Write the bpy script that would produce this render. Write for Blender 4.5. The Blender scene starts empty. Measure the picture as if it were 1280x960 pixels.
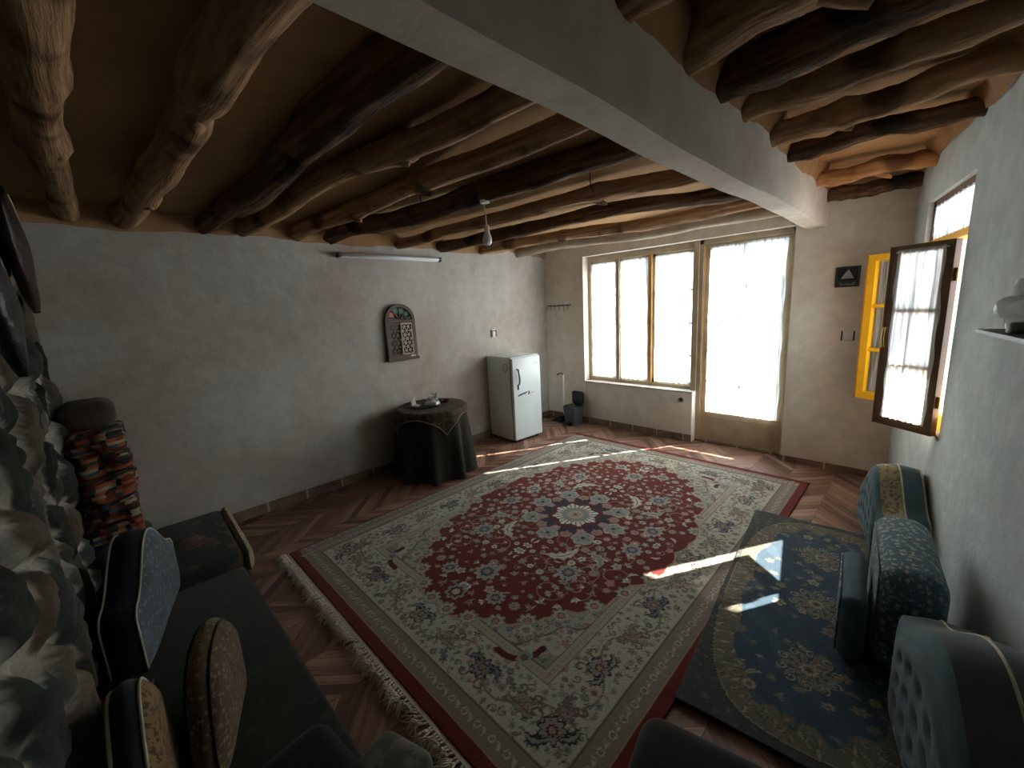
import bpy, bmesh, math, random
import numpy as np
from mathutils import Vector, Matrix
PI = math.pi
random.seed(7); RNG = np.random.RandomState(11)
sc = bpy.context.scene
COL = sc.collection

# ------------------------------------------------------------------ camera
f_px = 514.0
ry = np.array([525, -124., f_px]); ry /= np.linalg.norm(ry)
rx = -np.array([-520, -68., f_px]); rx -= ry*np.dot(rx, ry); rx /= np.linalg.norm(rx)
rz = np.cross(rx, ry)
R = np.stack([rx, ry, rz], 1)                     # camera(x right, y down, z forward) = R @ world
right, up, back = R[0], -R[1], -R[2]
cam = bpy.data.objects.new('camera', bpy.data.cameras.new('camera')); COL.objects.link(cam)
cam.data.sensor_width = 36; cam.data.lens = f_px/1280*36; cam.data.clip_start = 0.02
cam.matrix_world = Matrix(((right[0], up[0], back[0], 0), (right[1], up[1], back[1], 0), (right[2], up[2], back[2], 1.67), (0, 0, 0, 1)))
sc.camera = cam
# ------------------------------------------------------------------ light
sc.view_settings.view_transform = 'Standard'; sc.view_settings.look = 'None'
sc.view_settings.gamma = 1; sc.view_settings.use_curve_mapping = False
sc.view_settings.exposure = 0.80
sc.cycles.use_denoising = True
sc.cycles.max_bounces = 10; sc.cycles.diffuse_bounces = 6; sc.cycles.transparent_max_bounces = 12
sc.cycles.sample_clamp_indirect = 8
wd = bpy.data.worlds.new('sky'); sc.world = wd; wd.use_nodes = True
wd.node_tree.nodes['Background'].inputs[0].default_value = (0.80, 0.92, 1.0, 1)
wd.node_tree.nodes['Background'].inputs[1].default_value = 4.0
SUN_AZ = Vector((-0.505, -0.863)); SUN_EL = math.radians(38)
sl = bpy.data.lights.new('sun', 'SUN'); sl.energy = 26; sl.angle = math.radians(0.5); sl.color = (1, 0.93, 0.82)
so = bpy.data.objects.new('sun', sl); COL.objects.link(so); so.location = (4, 8, 6)
sd = Vector((SUN_AZ.x*math.cos(SUN_EL), SUN_AZ.y*math.cos(SUN_EL), -math.sin(SUN_EL)))
so.rotation_euler = sd.to_track_quat('-Z', 'Y').to_euler()

# ------------------------------------------------------------------ materials
def srgb(r, g, b): 
    f = lambda c: (c/255/12.92) if c/255 <= 0.04045 else ((c/255+0.055)/1.055)**2.4
    return (f(r), f(g), f(b), 1)
class NT:
    def __init__(s, name):
        s.m = bpy.data.materials.new(name); s.m.use_nodes = True; s.t = s.m.node_tree
        s.b = s.t.nodes['Principled BSDF']; s.out = s.t.nodes['Material Output']
    def n(s, typ, **kw):
        nd = s.t.nodes.new(typ)
        for k, v in kw.items(): setattr(nd, k, v)
        return nd
    def put(s, sock, v):
        if hasattr(v, 'is_linked') or hasattr(v, 'links'): s.t.links.new(v, sock)
        else: sock.default_value = v
    def math(s, op, a, b=0.0, c=None):
        nd = s.n('ShaderNodeMath', operation=op); s.put(nd.inputs[0], a); s.put(nd.inputs[1], b)
        if c is not None: s.put(nd.inputs[2], c)
        return nd.outputs[0]
    def obj(s): return s.n('ShaderNodeTexCoord').outputs['Object']
    def mapping(s, v, scale=(1, 1, 1), rot=(0, 0, 0)):
        nd = s.n('ShaderNodeMapping'); s.put(nd.inputs[0], v); nd.inputs['Scale'].default_value = scale; nd.inputs['Rotation'].default_value = rot
        return nd.outputs[0]
    def noise(s, v, scale, detail=4, rough=.55):
        nd = s.n('ShaderNodeTexNoise'); s.put(nd.inputs['Vector'], v); nd.inputs['Scale'].default_value = scale
        nd.inputs['Detail'].default_value = detail; nd.inputs['Roughness'].default_value = rough
        return nd.outputs['Fac']
    def ramp(s, fac, stops, interp='LINEAR'):
        nd = s.n('ShaderNodeValToRGB'); s.put(nd.inputs[0], fac); cr = nd.color_ramp; cr.interpolation = interp
        while len(cr.elements) < len(stops): cr.elements.new(0.5)
        for e, (p, c) in zip(cr.elements, stops): e.position = p; e.color = c
        return nd.outputs[0]
    def mix(s, fac, a, b, mode='MIX'):
        nd = s.n('ShaderNodeMix', data_type='RGBA', blend_type=mode); s.put(nd.inputs[0], fac); s.put(nd.inputs[6], a); s.put(nd.inputs[7], b)
        return nd.outputs[2]
    def bump(s, h, strength=.4, dist=.01):
        nd = s.n('ShaderNodeBump'); s.put(nd.inputs['Height'], h); nd.inputs['Strength'].default_value = strength; nd.inputs['Distance'].default_value = dist
        s.put(s.b.inputs['Normal'], nd.outputs[0])
    def fin(s, color=None, rough=.7, metal=0, spec=None, sheen=None):
        if color is not None: s.put(s.b.inputs['Base Color'], color)
        s.put(s.b.inputs['Roughness'], rough); s.b.inputs['Metallic'].default_value = metal
        if spec is not None: s.b.inputs['Specular IOR Level'].default_value = spec
        if sheen: s.b.inputs['Sheen Weight'].default_value = sheen
        return s.m
def plain(name, c, rough=.6, metal=0, var=.25, scale=20, spec=None, bump=0.0):
    t = NT(name); o = t.obj(); f = t.noise(o, scale)
    a = tuple(x*(1-var) for x in c[:3])+(1,); b = tuple(min(1, x*(1+var)) for x in c[:3])+(1,)
    if bump: t.bump(t.noise(o, scale*3), bump, .01)
    return t.fin(t.ramp(f, [(.3, a), (.7, b)]), rough, metal, spec)

def plaster(name, base, stain, damp=0.5):
    t = NT(name); o = t.obj()
    f1 = t.noise(o, 1.3, 6, .6); f2 = t.noise(o, 9, 5, .6); f3 = t.noise(t.mapping(o, (3, 3, .8)), 1.1, 3)
    c = t.mix(t.ramp(f1, [(.42, (0, 0, 0, 1)), (.7, (1, 1, 1, 1))]), base, stain)
    dk = tuple(x*.86 for x in base[:3])+(1,)
    c = t.mix(t.math('MULTIPLY', t.ramp(f3, [(.45, (0, 0, 0, 1)), (.65, (1, 1, 1, 1))]), damp), c, dk)
    c = t.mix(.18, c, t.ramp(f2, [(.35, (.25, .24, .22, 1)), (.65, (1, 1, 1, 1))]), 'MULTIPLY')
    t.bump(t.math('ADD', t.math('MULTIPLY', f1, 2.0), t.math('MULTIPLY', f2, .35)), .35, .03)
    return t.fin(c, .92, spec=.15)
M = {}
M['plaster'] = plaster('aged_plaster', srgb(196, 194, 188), srgb(180, 166, 152))
M['plaster_far'] = plaster('far_plaster', srgb(226, 220, 208), srgb(212, 200, 184), .3)
M['plaster_cool'] = plaster('cool_plaster', srgb(212, 222, 222), srgb(186, 198, 200))  # bluish cast of the window skylight put into the right wall's colour
M['beam_plaster'] = plaster('beam_plaster', srgb(212, 204, 192), srgb(194, 180, 164), .3)
M['earth'] = plaster('ceiling_earth', srgb(176, 142, 104), srgb(150, 116, 82), .6)
M['earth_light'] = plaster('ceiling_earth_light', srgb(176, 140, 102), srgb(150, 112, 78), .4)

def wood_log(name, lo, mid, hi, bark):
    t = NT(name); o = t.obj()
    g = t.noise(t.mapping(o, (1.2, 22, 22)), 1.6, 5, .6); p = t.noise(o, 3.2, 4)
    c = t.ramp(g, [(.25, lo), (.5, mid), (.75, hi)])
    c = t.mix(t.ramp(p, [(.55, (0, 0, 0, 1)), (.68, (1, 1, 1, 1))]), c, bark)
    t.bump(t.math('ADD', g, t.math('MULTIPLY', p, .6)), .7, .02)
    return t.fin(c, .85, spec=.2)
M['log'] = wood_log('peeled_log', srgb(102, 76, 54), srgb(160, 126, 94), srgb(196, 162, 124), srgb(84, 62, 46))
M['log_dark'] = wood_log('bark_log', srgb(44, 34, 28), srgb(90, 68, 52), srgb(138, 106, 78), srgb(36, 29, 25))
M['log_pale'] = wood_log('pale_log', srgb(130, 92, 58), srgb(176, 130, 88), srgb(198, 156, 112), srgb(110, 76, 52))
M['log_plastered'] = plaster('plastered_log', srgb(176, 166, 150), srgb(150, 136, 118), .4)

# chevron parquet: columns parallel to Y, boards at 45 degrees
t = NT('chevron_parquet'); o = t.obj(); sp = t.n('ShaderNodeSeparateXYZ'); t.put(sp.inputs[0], o)
x, y = sp.outputs[0], sp.outputs[1]
Wc = 0.31
u = t.math('DIVIDE', t.math('ADD', x, 20*Wc+2.33), Wc)
colid = t.math('FLOOR', u); fu = t.math('FRACT', u)
par = t.math('PINGPONG', u, 1.0)                    # zigzag 0..1..0
v = t.math('DIVIDE', t.math('SUBTRACT', y, t.math('MULTIPLY', par, -Wc)), 0.072)
row = t.math('FLOOR', v); fv = t.math('FRACT', v)
cmb = t.n('ShaderNodeCombineXYZ'); t.put(cmb.inputs[0], colid); t.put(cmb.inputs[1], row)
wn = t.n('ShaderNodeTexWhiteNoise', noise_dimensions='3D'); t.put(wn.inputs['Vector'], cmb.outputs[0])
par2 = t.math('SUBTRACT', t.math('MULTIPLY', t.math('MODULO', colid, 2.0), 2.0), 1.0)   # board direction
al = t.math('ADD', x, t.math('MULTIPLY', y, par2)); ac = t.math('SUBTRACT', t.math('MULTIPLY', x, par2), y)
gc = t.n('ShaderNodeCombineXYZ'); t.put(gc.inputs[0], t.math('MULTIPLY', al, 2.2)); t.put(gc.inputs[1], t.math('MULTIPLY', ac, 34)); t.put(gc.inputs[2], t.math('MULTIPLY', wn.outputs[0], 30))
gr = t.noise(gc.outputs[0], 1.0, 5, .65)
c = t.ramp(wn.outputs[0], [(0, srgb(96, 70, 58)), (.3, srgb(122, 92, 75)), (.6, srgb(146, 114, 96)), (1, srgb(174, 142, 124))])
c = t.mix(.75, c, t.ramp(gr, [(.3, (.22, .17, .15, 1)), (.5, (.75, .7, .68, 1)), (.7, (1, 1, 1, 1))]), 'MULTIPLY')
e1 = t.math('LESS_THAN', fv, .045); e2 = t.math('LESS_THAN', fu, .012)
c = t.mix(t.math('MULTIPLY', t.math('MAXIMUM', e1, e2), .75), c, (.03, .015, .01, 1))
M['floor'] = t.fin(c, t.ramp(gr, [(.3, (.5, .5, .5, 1)), (.7, (.36, .36, .36, 1))]), spec=.45)

# tile skirting
t = NT('skirting_tile'); o = t.obj(); sp = t.n('ShaderNodeSeparateXYZ'); t.put(sp.inputs[0], o)
d = t.math('FRACT', t.math('DIVIDE', t.math('ADD', t.math('ADD', sp.outputs[0], sp.outputs[1]), 20), .33))
nz = t.noise(o, 7)
c = t.ramp(nz, [(.3, srgb(96, 78, 62)), (.7, srgb(142, 120, 98))])
c = t.mix(t.math('LESS_THAN', d, .045), c, srgb(186, 176, 160)); M['skirting'] = t.fin(c, .6)

def vcol(name, rough=.95, sheen=.3, grain=600, bump=.3):
    t = NT(name); a = t.n('ShaderNodeAttribute', attribute_name='pile'); o = t.obj()
    w = t.noise(o, grain, 2, .7)
    c = t.mix(.45, a.outputs['Color'], t.ramp(w, [(.3, (.45, .45, .45, 1)), (.65, (1, 1, 1, 1))]), 'MULTIPLY')
    t.bump(w, bump, .004)
    return t.fin(c, rough, spec=.1, sheen=sheen)
M['carpet'] = vcol('carpet_pile', sheen=.1, grain=420)
M['rug'] = vcol('rug_pile', sheen=.2, grain=420)
M['stone'] = vcol('stone_and_mortar', sheen=0, grain=60, bump=.5)

def fabric(name, base, motif=None, mscale=14, sheen=.12, thresh=(.56, .6)):
    t = NT(name); o = t.obj(); w = t.noise(o, 160, 3)
    a = tuple(v*.75 for v in base[:3])+(1,); b = tuple(v*1.25 for v in base[:3])+(1,)
    c = t.ramp(t.noise(o, 6, 3), [(.3, a), (.7, b)])
    if motif is not None:
        vo = t.n('ShaderNodeTexVoronoi', feature='F1'); t.put(vo.inputs['Vector'], o); vo.inputs['Scale'].default_value = mscale
        n2 = t.noise(o, mscale*2.6, 3, .7)
        mk = t.math('MULTIPLY', t.ramp(t.math('ADD', t.math('MULTIPLY', vo.outputs[0], -.55), t.math('ADD', n2, .3)), [(thresh[0]-.02, (0, 0, 0, 1)), (thresh[1], (1, 1, 1, 1))]), .85)
        c = t.mix(mk, c, motif)
    t.bump(w, .25, .004)
    return t.fin(c, .85, spec=.15, sheen=sheen)
M['velvet_grey'] = fabric('grey_velvet', srgb(82, 92, 92), None)
M['velvet_teal'] = fabric('teal_velvet', srgb(76, 98, 106), None)
M['velvet_blue_motif'] = fabric('blue_motif_velvet', srgb(74, 104, 116), srgb(170, 170, 156), 38, thresh=(.6, .66))
M['velvet_beige_motif'] = fabric('beige_motif_velvet', srgb(158, 148, 120), srgb(96, 92, 80), 44)
M['velvet_navy'] = fabric('dark_teal_velvet', srgb(26, 33, 37), None)
M['velvet_brown_motif'] = fabric('brown_motif_velvet', srgb(86, 72, 58), srgb(142, 122, 92), 40, thresh=(.63, .69))
M['velvet_ochre_motif'] = fabric('ochre_motif_velvet', srgb(128, 104, 74), srgb(64, 52, 40), 40)
M['velvet_bluegrey'] = fabric('blue_grey_velvet', srgb(78, 88, 96), srgb(118, 126, 130), 30, thresh=(.62, .7))
M['velvet_black'] = fabric('black_velvet', srgb(14, 15, 14), None, sheen=.1)
M['mattress'] = fabric('dark_olive_velvet', srgb(34, 36, 30), srgb(52, 53, 44), 12, thresh=(.64, .74))
M['bolster'] = fabric('dark_floral_velvet', srgb(44, 50, 44), srgb(96, 76, 56), 6, thresh=(.6, .7))
M['piping'] = plain('cream_piping', srgb(186, 182, 160), .7)
M['velvet_olive'] = fabric('olive_grey_velvet', srgb(78, 82, 74), srgb(100, 100, 88), 12)
M['quilt_plain_red'] = fabric('dark_red_cotton', srgb(92, 38, 34), None, sheen=.1)
M['quilt_teal'] = fabric('dark_teal_cotton', srgb(44, 62, 66), None, sheen=.1)
M['pillow_grey'] = fabric('dark_grey_cotton', srgb(66, 58, 54), None, sheen=.1)
# patchwork quilting
def patch(name, seed):
    t = NT(name); o = t.obj(); sp = t.n('ShaderNodeSeparateXYZ'); t.put(sp.inputs[0], o)
    wob = t.math('MULTIPLY', t.noise(o, 3, 1), .03)
    a = t.math('FLOOR', t.math('DIVIDE', t.math('ADD', t.math('ADD', sp.outputs[0], sp.outputs[1]), wob), .030))
    b = t.math('FLOOR', t.math('DIVIDE', t.math('ADD', sp.outputs[2], wob), .021))
    cb = t.n('ShaderNodeCombineXYZ'); t.put(cb.inputs[0], a); t.put(cb.inputs[1], b); cb.inputs[2].default_value = seed
    w = t.n('ShaderNodeTexWhiteNoise', noise_dimensions='3D'); t.put(w.inputs['Vector'], cb.outputs[0])
    c = t.ramp(w.outputs[0], [(0, srgb(138, 76, 50)), (.2, srgb(34, 36, 38)), (.38, srgb(44, 78, 80)), (.5, srgb(140, 132, 108)), (.62, srgb(96, 46, 38)), (.8, srgb(54, 48, 44)), (.93, srgb(150, 104, 64))], 'CONSTANT')
    return t.fin(c, .85, spec=.15)
M['patch1'] = patch('patchwork_orange', 1.0); M['patch2'] = patch('patchwork_teal', 5.0)
M['enamel'] = plain('white_enamel', srgb(214, 226, 228), .28, var=.03, scale=3)
M['rubber'] = plain('grey_rubber', srgb(70, 74, 76), .7)
M['chrome'] = plain('brushed_chrome', srgb(150, 158, 164), .3, 1)
M['black'] = plain('matt_black', srgb(22, 24, 25), .5)
M['ink'] = plain('dark_blue_ink', srgb(30, 44, 70), .6)
M['white_plastic'] = plain('white_plastic', srgb(222, 222, 216), .4, var=.04)
M['grey_plastic'] = plain('dark_grey_plastic', srgb(66, 76, 80), .45, var=.08)
M['dark_plastic'] = plain('charcoal_plastic', srgb(34, 44, 50), .45, var=.1)
M['frame_beige'] = plain('beige_painted_wood', srgb(176, 160, 134), .6, var=.12, scale=8)
M['frame_honey'] = plain('honey_varnished_wood', srgb(196, 150, 88), .5, var=.15, scale=8)
M['frame_brown'] = plain('brown_window_wood', srgb(112, 82, 52), .55, var=.22, scale=9)
M['yellow'] = plain('yellow_paint', srgb(250, 186, 12), .5, var=.06)
M['yellow_dark'] = plain('amber_paint', srgb(186, 120, 20), .5, var=.1)
M['brass'] = plain('brass', srgb(190, 150, 74), .3, 1)
M['iron'] = plain('dark_iron', srgb(36, 40, 42), .45, .6)
M['cloth_dark'] = fabric('dark_olive_cloth', srgb(40, 37, 31), None, sheen=.05)
M['cloth_over'] = fabric('brocade_cloth', srgb(56, 51, 42), srgb(92, 80, 58), 24, sheen=.05)
M['gold_thread'] = plain('gold_thread', srgb(150, 132, 96), .5)
M['leather'] = plain('dark_brown_leather', srgb(38, 26, 22), .4, var=.4, bump=.4)
M['leather_black'] = plain('black_leather', srgb(20, 18, 18), .35, var=.4, bump=.4)
M['paper'] = plain('white_tissue', srgb(228, 230, 226), .8, var=.03)
M['green'] = plain('green_glaze', srgb(70, 110, 92), .4)
M['turquoise'] = plain('turquoise_wood', srgb(84, 118, 116), .6)
M['carved'] = plain('carved_brown_wood', srgb(82, 60, 44), .55, var=.35, scale=30, bump=.3)
M['carved_light'] = plain('carved_grey_wood', srgb(170, 158, 144), .5, var=.2, scale=30)
M['terracotta'] = plain('orange_glass', srgb(188, 92, 48), .4)
M['label'] = plain('cream_paper', srgb(214, 200, 160), .8)
M['mirror'] = plain('dark_mirror', srgb(30, 30, 32), .2)
M['plaque'] = plain('slate_plaque', srgb(52, 62, 66), .4, var=.1)
M['sil'] = plain('silver_print', srgb(150, 160, 160), .5)
M['fringe'] = plain('cream_wool', srgb(188, 180, 164), .9, var=.2, scale=60)
M['tube'] = plain('tube_glass', srgb(226, 232, 240), .2, var=.02)
t = NT('window_glass'); t.t.nodes.remove(t.b)
tr = t.n('ShaderNodeBsdfTransparent'); gl = t.n('ShaderNodeBsdfGlossy'); gl.inputs['Roughness'].default_value = .02
mx = t.n('ShaderNodeMixShader'); mx.inputs[0].default_value = .06; t.t.links.new(tr.outputs[0], mx.inputs[1]); t.t.links.new(gl.outputs[0], mx.inputs[2]); t.t.links.new(mx.outputs[0], t.out.inputs[0]); M['glass'] = t.m
def sheer(name, trans_amt, c):
    t = NT(name); t.t.nodes.remove(t.b); o = t.obj()
    tl = t.n('ShaderNodeBsdfTranslucent'); df = t.n('ShaderNodeBsdfDiffuse'); tp = t.n('ShaderNodeBsdfTransparent')
    w = t.noise(t.mapping(o, (1, 1, .05)), 30, 3)
    col = t.mix(.9, c, t.ramp(w, [(.32, (.22, .25, .27, 1)), (.46, (.85, .88, .9, 1)), (.6, (1, 1, 1, 1))]), 'MULTIPLY')  # grey vertical streaks paint the darker look of folds into the cloth
    t.put(tl.inputs[0], col); t.put(df.inputs[0], col)
    m1 = t.n('ShaderNodeMixShader'); m1.inputs[0].default_value = .35; t.t.links.new(tl.outputs[0], m1.inputs[1]); t.t.links.new(df.outputs[0], m1.inputs[2])
    m2 = t.n('ShaderNodeMixShader'); m2.inputs[0].default_value = trans_amt; t.t.links.new(m1.outputs[0], m2.inputs[1]); t.t.links.new(tp.outputs[0], m2.inputs[2])
    t.t.links.new(m2.outputs[0], t.out.inputs[0]); return t.m
M['sheer'] = sheer('white_sheer_curtain', .02, (.94, .96, .97, 1))
t = NT('lamp_glass'); t.t.nodes.remove(t.b)
tr = t.n('ShaderNodeBsdfTransparent'); tr.inputs[0].default_value = (.96, .98, .98, 1); gl = t.n('ShaderNodeBsdfGlossy'); gl.inputs['Roughness'].default_value = .05
fr0 = t.n('ShaderNodeFresnel'); fr0.inputs[0].default_value = 1.5
df = t.n('ShaderNodeBsdfDiffuse'); df.inputs[0].default_value = (.9, .92, .92, 1); m0 = t.n('ShaderNodeMixShader'); m0.inputs[0].default_value = .24
t.t.links.new(tr.outputs[0], m0.inputs[1]); t.t.links.new(df.outputs[0], m0.inputs[2])
mx = t.n('ShaderNodeMixShader'); t.put(mx.inputs[0], t.math('MULTIPLY', fr0.outputs[0], .45)); t.t.links.new(m0.outputs[0], mx.inputs[1]); t.t.links.new(gl.outputs[0], mx.inputs[2]); t.t.links.new(mx.outputs[0], t.out.inputs[0]); M['lamp_glass'] = t.m

# ------------------------------------------------------------------ mesh helpers
class MB:
    def __init__(s): s.v = []; s.f = []
    def add(s, vs, fs):
        k = len(s.v); s.v += [tuple(p) for p in vs]; s.f += [tuple(i+k for i in q) for q in fs]; return s
    def box(s, a, b, M4=None):
        x0, y0, z0 = a; x1, y1, z1 = b
        vs = [(x0, y0, z0), (x1, y0, z0), (x1, y1, z0), (x0, y1, z0), (x0, y0, z1), (x1, y0, z1), (x1, y1, z1), (x0, y1, z1)]
        if M4 is not None: vs = [tuple(M4 @ Vector(p)) for p in vs]
        return s.add(vs, [(0, 3, 2, 1), (4, 5, 6, 7), (0, 1, 5, 4), (1, 2, 6, 5), (2, 3, 7, 6), (3, 0, 4, 7)])
    def tube(s, pts, r, n=8, closed=False, cap=True):
        pts = [Vector(p) for p in pts]; N = len(pts); rr = r if hasattr(r, '__len__') else [r]*N
        k = len(s.v); a = None
        for i, p in enumerate(pts):
            if closed: d = pts[(i+1) % N]-pts[i-1]
            else: d = pts[min(i+1, N-1)]-pts[max(i-1, 0)]
            if d.length < 1e-9: d = Vector((0, 0, 1))
            d.normalize()
            if a is None: a = d.orthogonal().normalized()
            else:
                a = a-d*a.dot(d)
                a = a.normalized() if a.length > 1e-6 else d.orthogonal().normalized()
            b = d.cross(a)
            for j in range(n):
                th = 2*PI*j/n; s.v.append(tuple(p+(a*math.cos(th)+b*math.sin(th))*rr[i]))
        for i in range(N if closed else N-1):
            for j in range(n):
                i2 = (i+1) % N
                s.f.append((k+i*n+j, k+i*n+(j+1) % n, k+i2*n+(j+1) % n, k+i2*n+j))
        if cap and not closed:
            s.f.append(tuple(k+j for j in range(n))[::-1]); s.f.append(tuple(k+(N-1)*n+j for j in range(n)))
        return s
    def lathe(s, prof, c=(0, 0, 0), n=24, capb=True, capt=True):
        k = len(s.v)
        for r, z in prof:
            for j in range(n):
                th = 2*PI*j/n; s.v.append((c[0]+r*math.cos(th), c[1]+r*math.sin(th), c[2]+z))
        for i in range(len(prof)-1):
            for j in range(n): s.f.append((k+i*n+j, k+i*n+(j+1) % n, k+(i+1)*n+(j+1) % n, k+(i+1)*n+j))
        if capb: s.f.append(tuple(k+j for j in range(n))[::-1])
        if capt: s.f.append(tuple(k+(len(prof)-1)*n+j for j in range(n)))
        return s
    def rbox(s, a, b, r=.01, seg=3, puff=0.0, M4=None):
        bm = bmesh.new(); bmesh.ops.create_cube(bm, size=1)
        for v in bm.verts: v.co = Vector([(a[i]+b[i])/2+v.co[i]*(b[i]-a[i]) for i in range(3)])
        bmesh.ops.bevel(bm, geom=bm.edges[:], offset=r, segments=seg, profile=.5, affect='EDGES')
        if M4 is not None: bmesh.ops.transform(bm, matrix=M4, verts=bm.verts[:])
        bm.verts.index_update(); s.add([v.co[:] for v in bm.verts], [[v.index for v in q.verts] for q in bm.faces]); bm.free(); return s
    def prism(s, poly, d0, d1, frame):
        """poly of (u,w) in frame(u, d, w) extruded from d0 to d1"""
        n = len(poly)
        vs = [frame(u, d0, w) for u, w in poly]+[frame(u, d1, w) for u, w in poly]
        fs = [tuple(range(n))[::-1], tuple(range(n, 2*n))]+[(i, (i+1) % n, n+(i+1) % n, n+i) for i in range(n)]
        return s.add(vs, fs)
    def build(s, name, mat, parent=None, smooth=False, origin=None):
        me = bpy.data.meshes.new(name); vs = s.v
        if origin is not None: vs = [(p[0]-origin[0], p[1]-origin[1], p[2]-origin[2]) for p in vs]
        me.from_pydata(vs, [], s.f); me.materials.append(mat)
        bm = bmesh.new(); bm.from_mesh(me); bmesh.ops.recalc_face_normals(bm, faces=bm.faces); bm.to_mesh(me); bm.free()
        if smooth:
            for p in me.polygons: p.use_smooth = True
            if smooth != 'all': me.set_sharp_from_angle(angle=math.radians(45))
        o = bpy.data.objects.new(name, me); COL.objects.link(o)
        if origin is not None: o.location = origin
        if parent is not None: o.parent = parent
        return o
def tag(o, label=None, cat=None, group=None, kind=None):
    if label: o['label'] = label
    if cat: o['category'] = cat
    if group: o['group'] = group
    if kind: o['kind'] = kind
    return o
def empty(name, loc, rz=0, label=None, cat=None, group=None):
    o = bpy.data.objects.new(name, None); COL.objects.link(o); o.location = loc; o.rotation_euler = (0, 0, rz); o.empty_display_size = .1
    return tag(o, label, cat, group)
def copy_tree(o, parent=None):
    c = o.copy(); COL.objects.link(c)
    if parent is not None: c.parent = parent
    for ch in list(o.children): copy_tree(ch, c)
    return c
def struct(o): o['kind'] = 'structure'; return o

# ------------------------------------------------------------------ room geometry
XL, YF, YB = -4.0, 4.72, -0.33
P0 = Vector((-0.14, 4.68, 0)); WD = Vector((0.1777, -0.9841, 0)); WN = Vector((0.9841, 0.1777, 0))
RW = Matrix(((WD.x, WN.x, 0, P0.x), (WD.y, WN.y, 0, P0.y), (0, 0, 1, 0), (0, 0, 0, 1)))   # (s, t, z) -> world
def W(s, t, z): return tuple(RW @ Vector((s, t, z)))

struct(MB().box((XL-.3, YB-.4, -.12), (2.0, 5.3, 0)).build('floor', M['floor']))

def wall_grid(name, mat, org, du, dv, nu, nv, dn, amp=.006, seed=0):
    """gently uneven plastered wall face with thickness: org + u*du + v*dv, normal dn (towards the room)"""
    org, du, dv, dn = Vector(org), Vector(du), Vector(dv), Vector(dn); rs = np.random.RandomState(seed)
    ph = rs.uniform(0, 6.28, (6, 2)); fr = rs.uniform(1, 5, (6, 2))
    vs = []; fs = []
    for j in range(nv+1):
        for i in range(nu+1):
            u, v = i/nu, j/nv; e = min(1, 12*min(u, 1-u, 1), 12*min(v, 1-v))
            h = sum(math.sin(fr[k][0]*u*6+ph[k][0])*math.sin(fr[k][1]*v*4+ph[k][1]) for k in range(6))*amp/2*e
            vs.append(tuple(org+du*u+dv*v+dn*h))
    for j in range(nv):
        for i in range(nu): a = j*(nu+1)+i; fs.append((a, a+1, a+nu+2, a+nu+1))
    m = MB().add(vs, fs)
    m.add([tuple(org+du*a+dv*b-dn*c) for a, b, c in [(0, 0, .0), (1, 0, .0), (1, 1, 0), (0, 1, 0), (0, 0, .3), (1, 0, .3), (1, 1, .3), (0, 1, .3)]],
          [(4, 7, 6, 5), (0, 4, 5, 1), (1, 5, 6, 2), (2, 6, 7, 3), (3, 7, 4, 0)])
    return struct(m.build(name, mat, smooth=True))
wall_grid('wall_left', M['plaster'], (XL, YB-.3, 0), (0, YF-YB+.3, 0), (0, 0, 2.75), 60, 30, (1, 0, 0), .012, 3)
# far wall: pieces round the window and the door
WX0, WX1, DX1, ZS, ZT = -3.33, -1.84, -0.93, 0.60, 2.28
m = MB()
m.box((XL-.3, YF, 0), (WX0, YF+.35, 2.75))
m.rbox((WX0, YF, -.02), (WX1, YF+.24, ZS), .012, 2)
m.box((WX0, YF, ZT), (DX1, YF+.35, 2.75))
m.box((DX1, YF-.04, 0), (.06, YF+.35, 2.75))
struct(m.build('wall_far', M['plaster_far'], smooth=True))
# right wall with its window opening
SA, SB, ZA, ZB, TH = 0.40, 1.40, 0.80, 2.24, 0.27
m = MB()
m.box((-.35, 0, 0), (SA, TH, 2.8), RW); m.box((SB, 0, 0), (5.6, TH, 2.8), RW)
m.box((SA, 0, 0), (SB, TH, ZA), RW); m.box((SA, 0, ZB), (SB, TH, 2.8), RW)
struct(m.build('wall_right', M['plaster_cool']))

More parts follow.
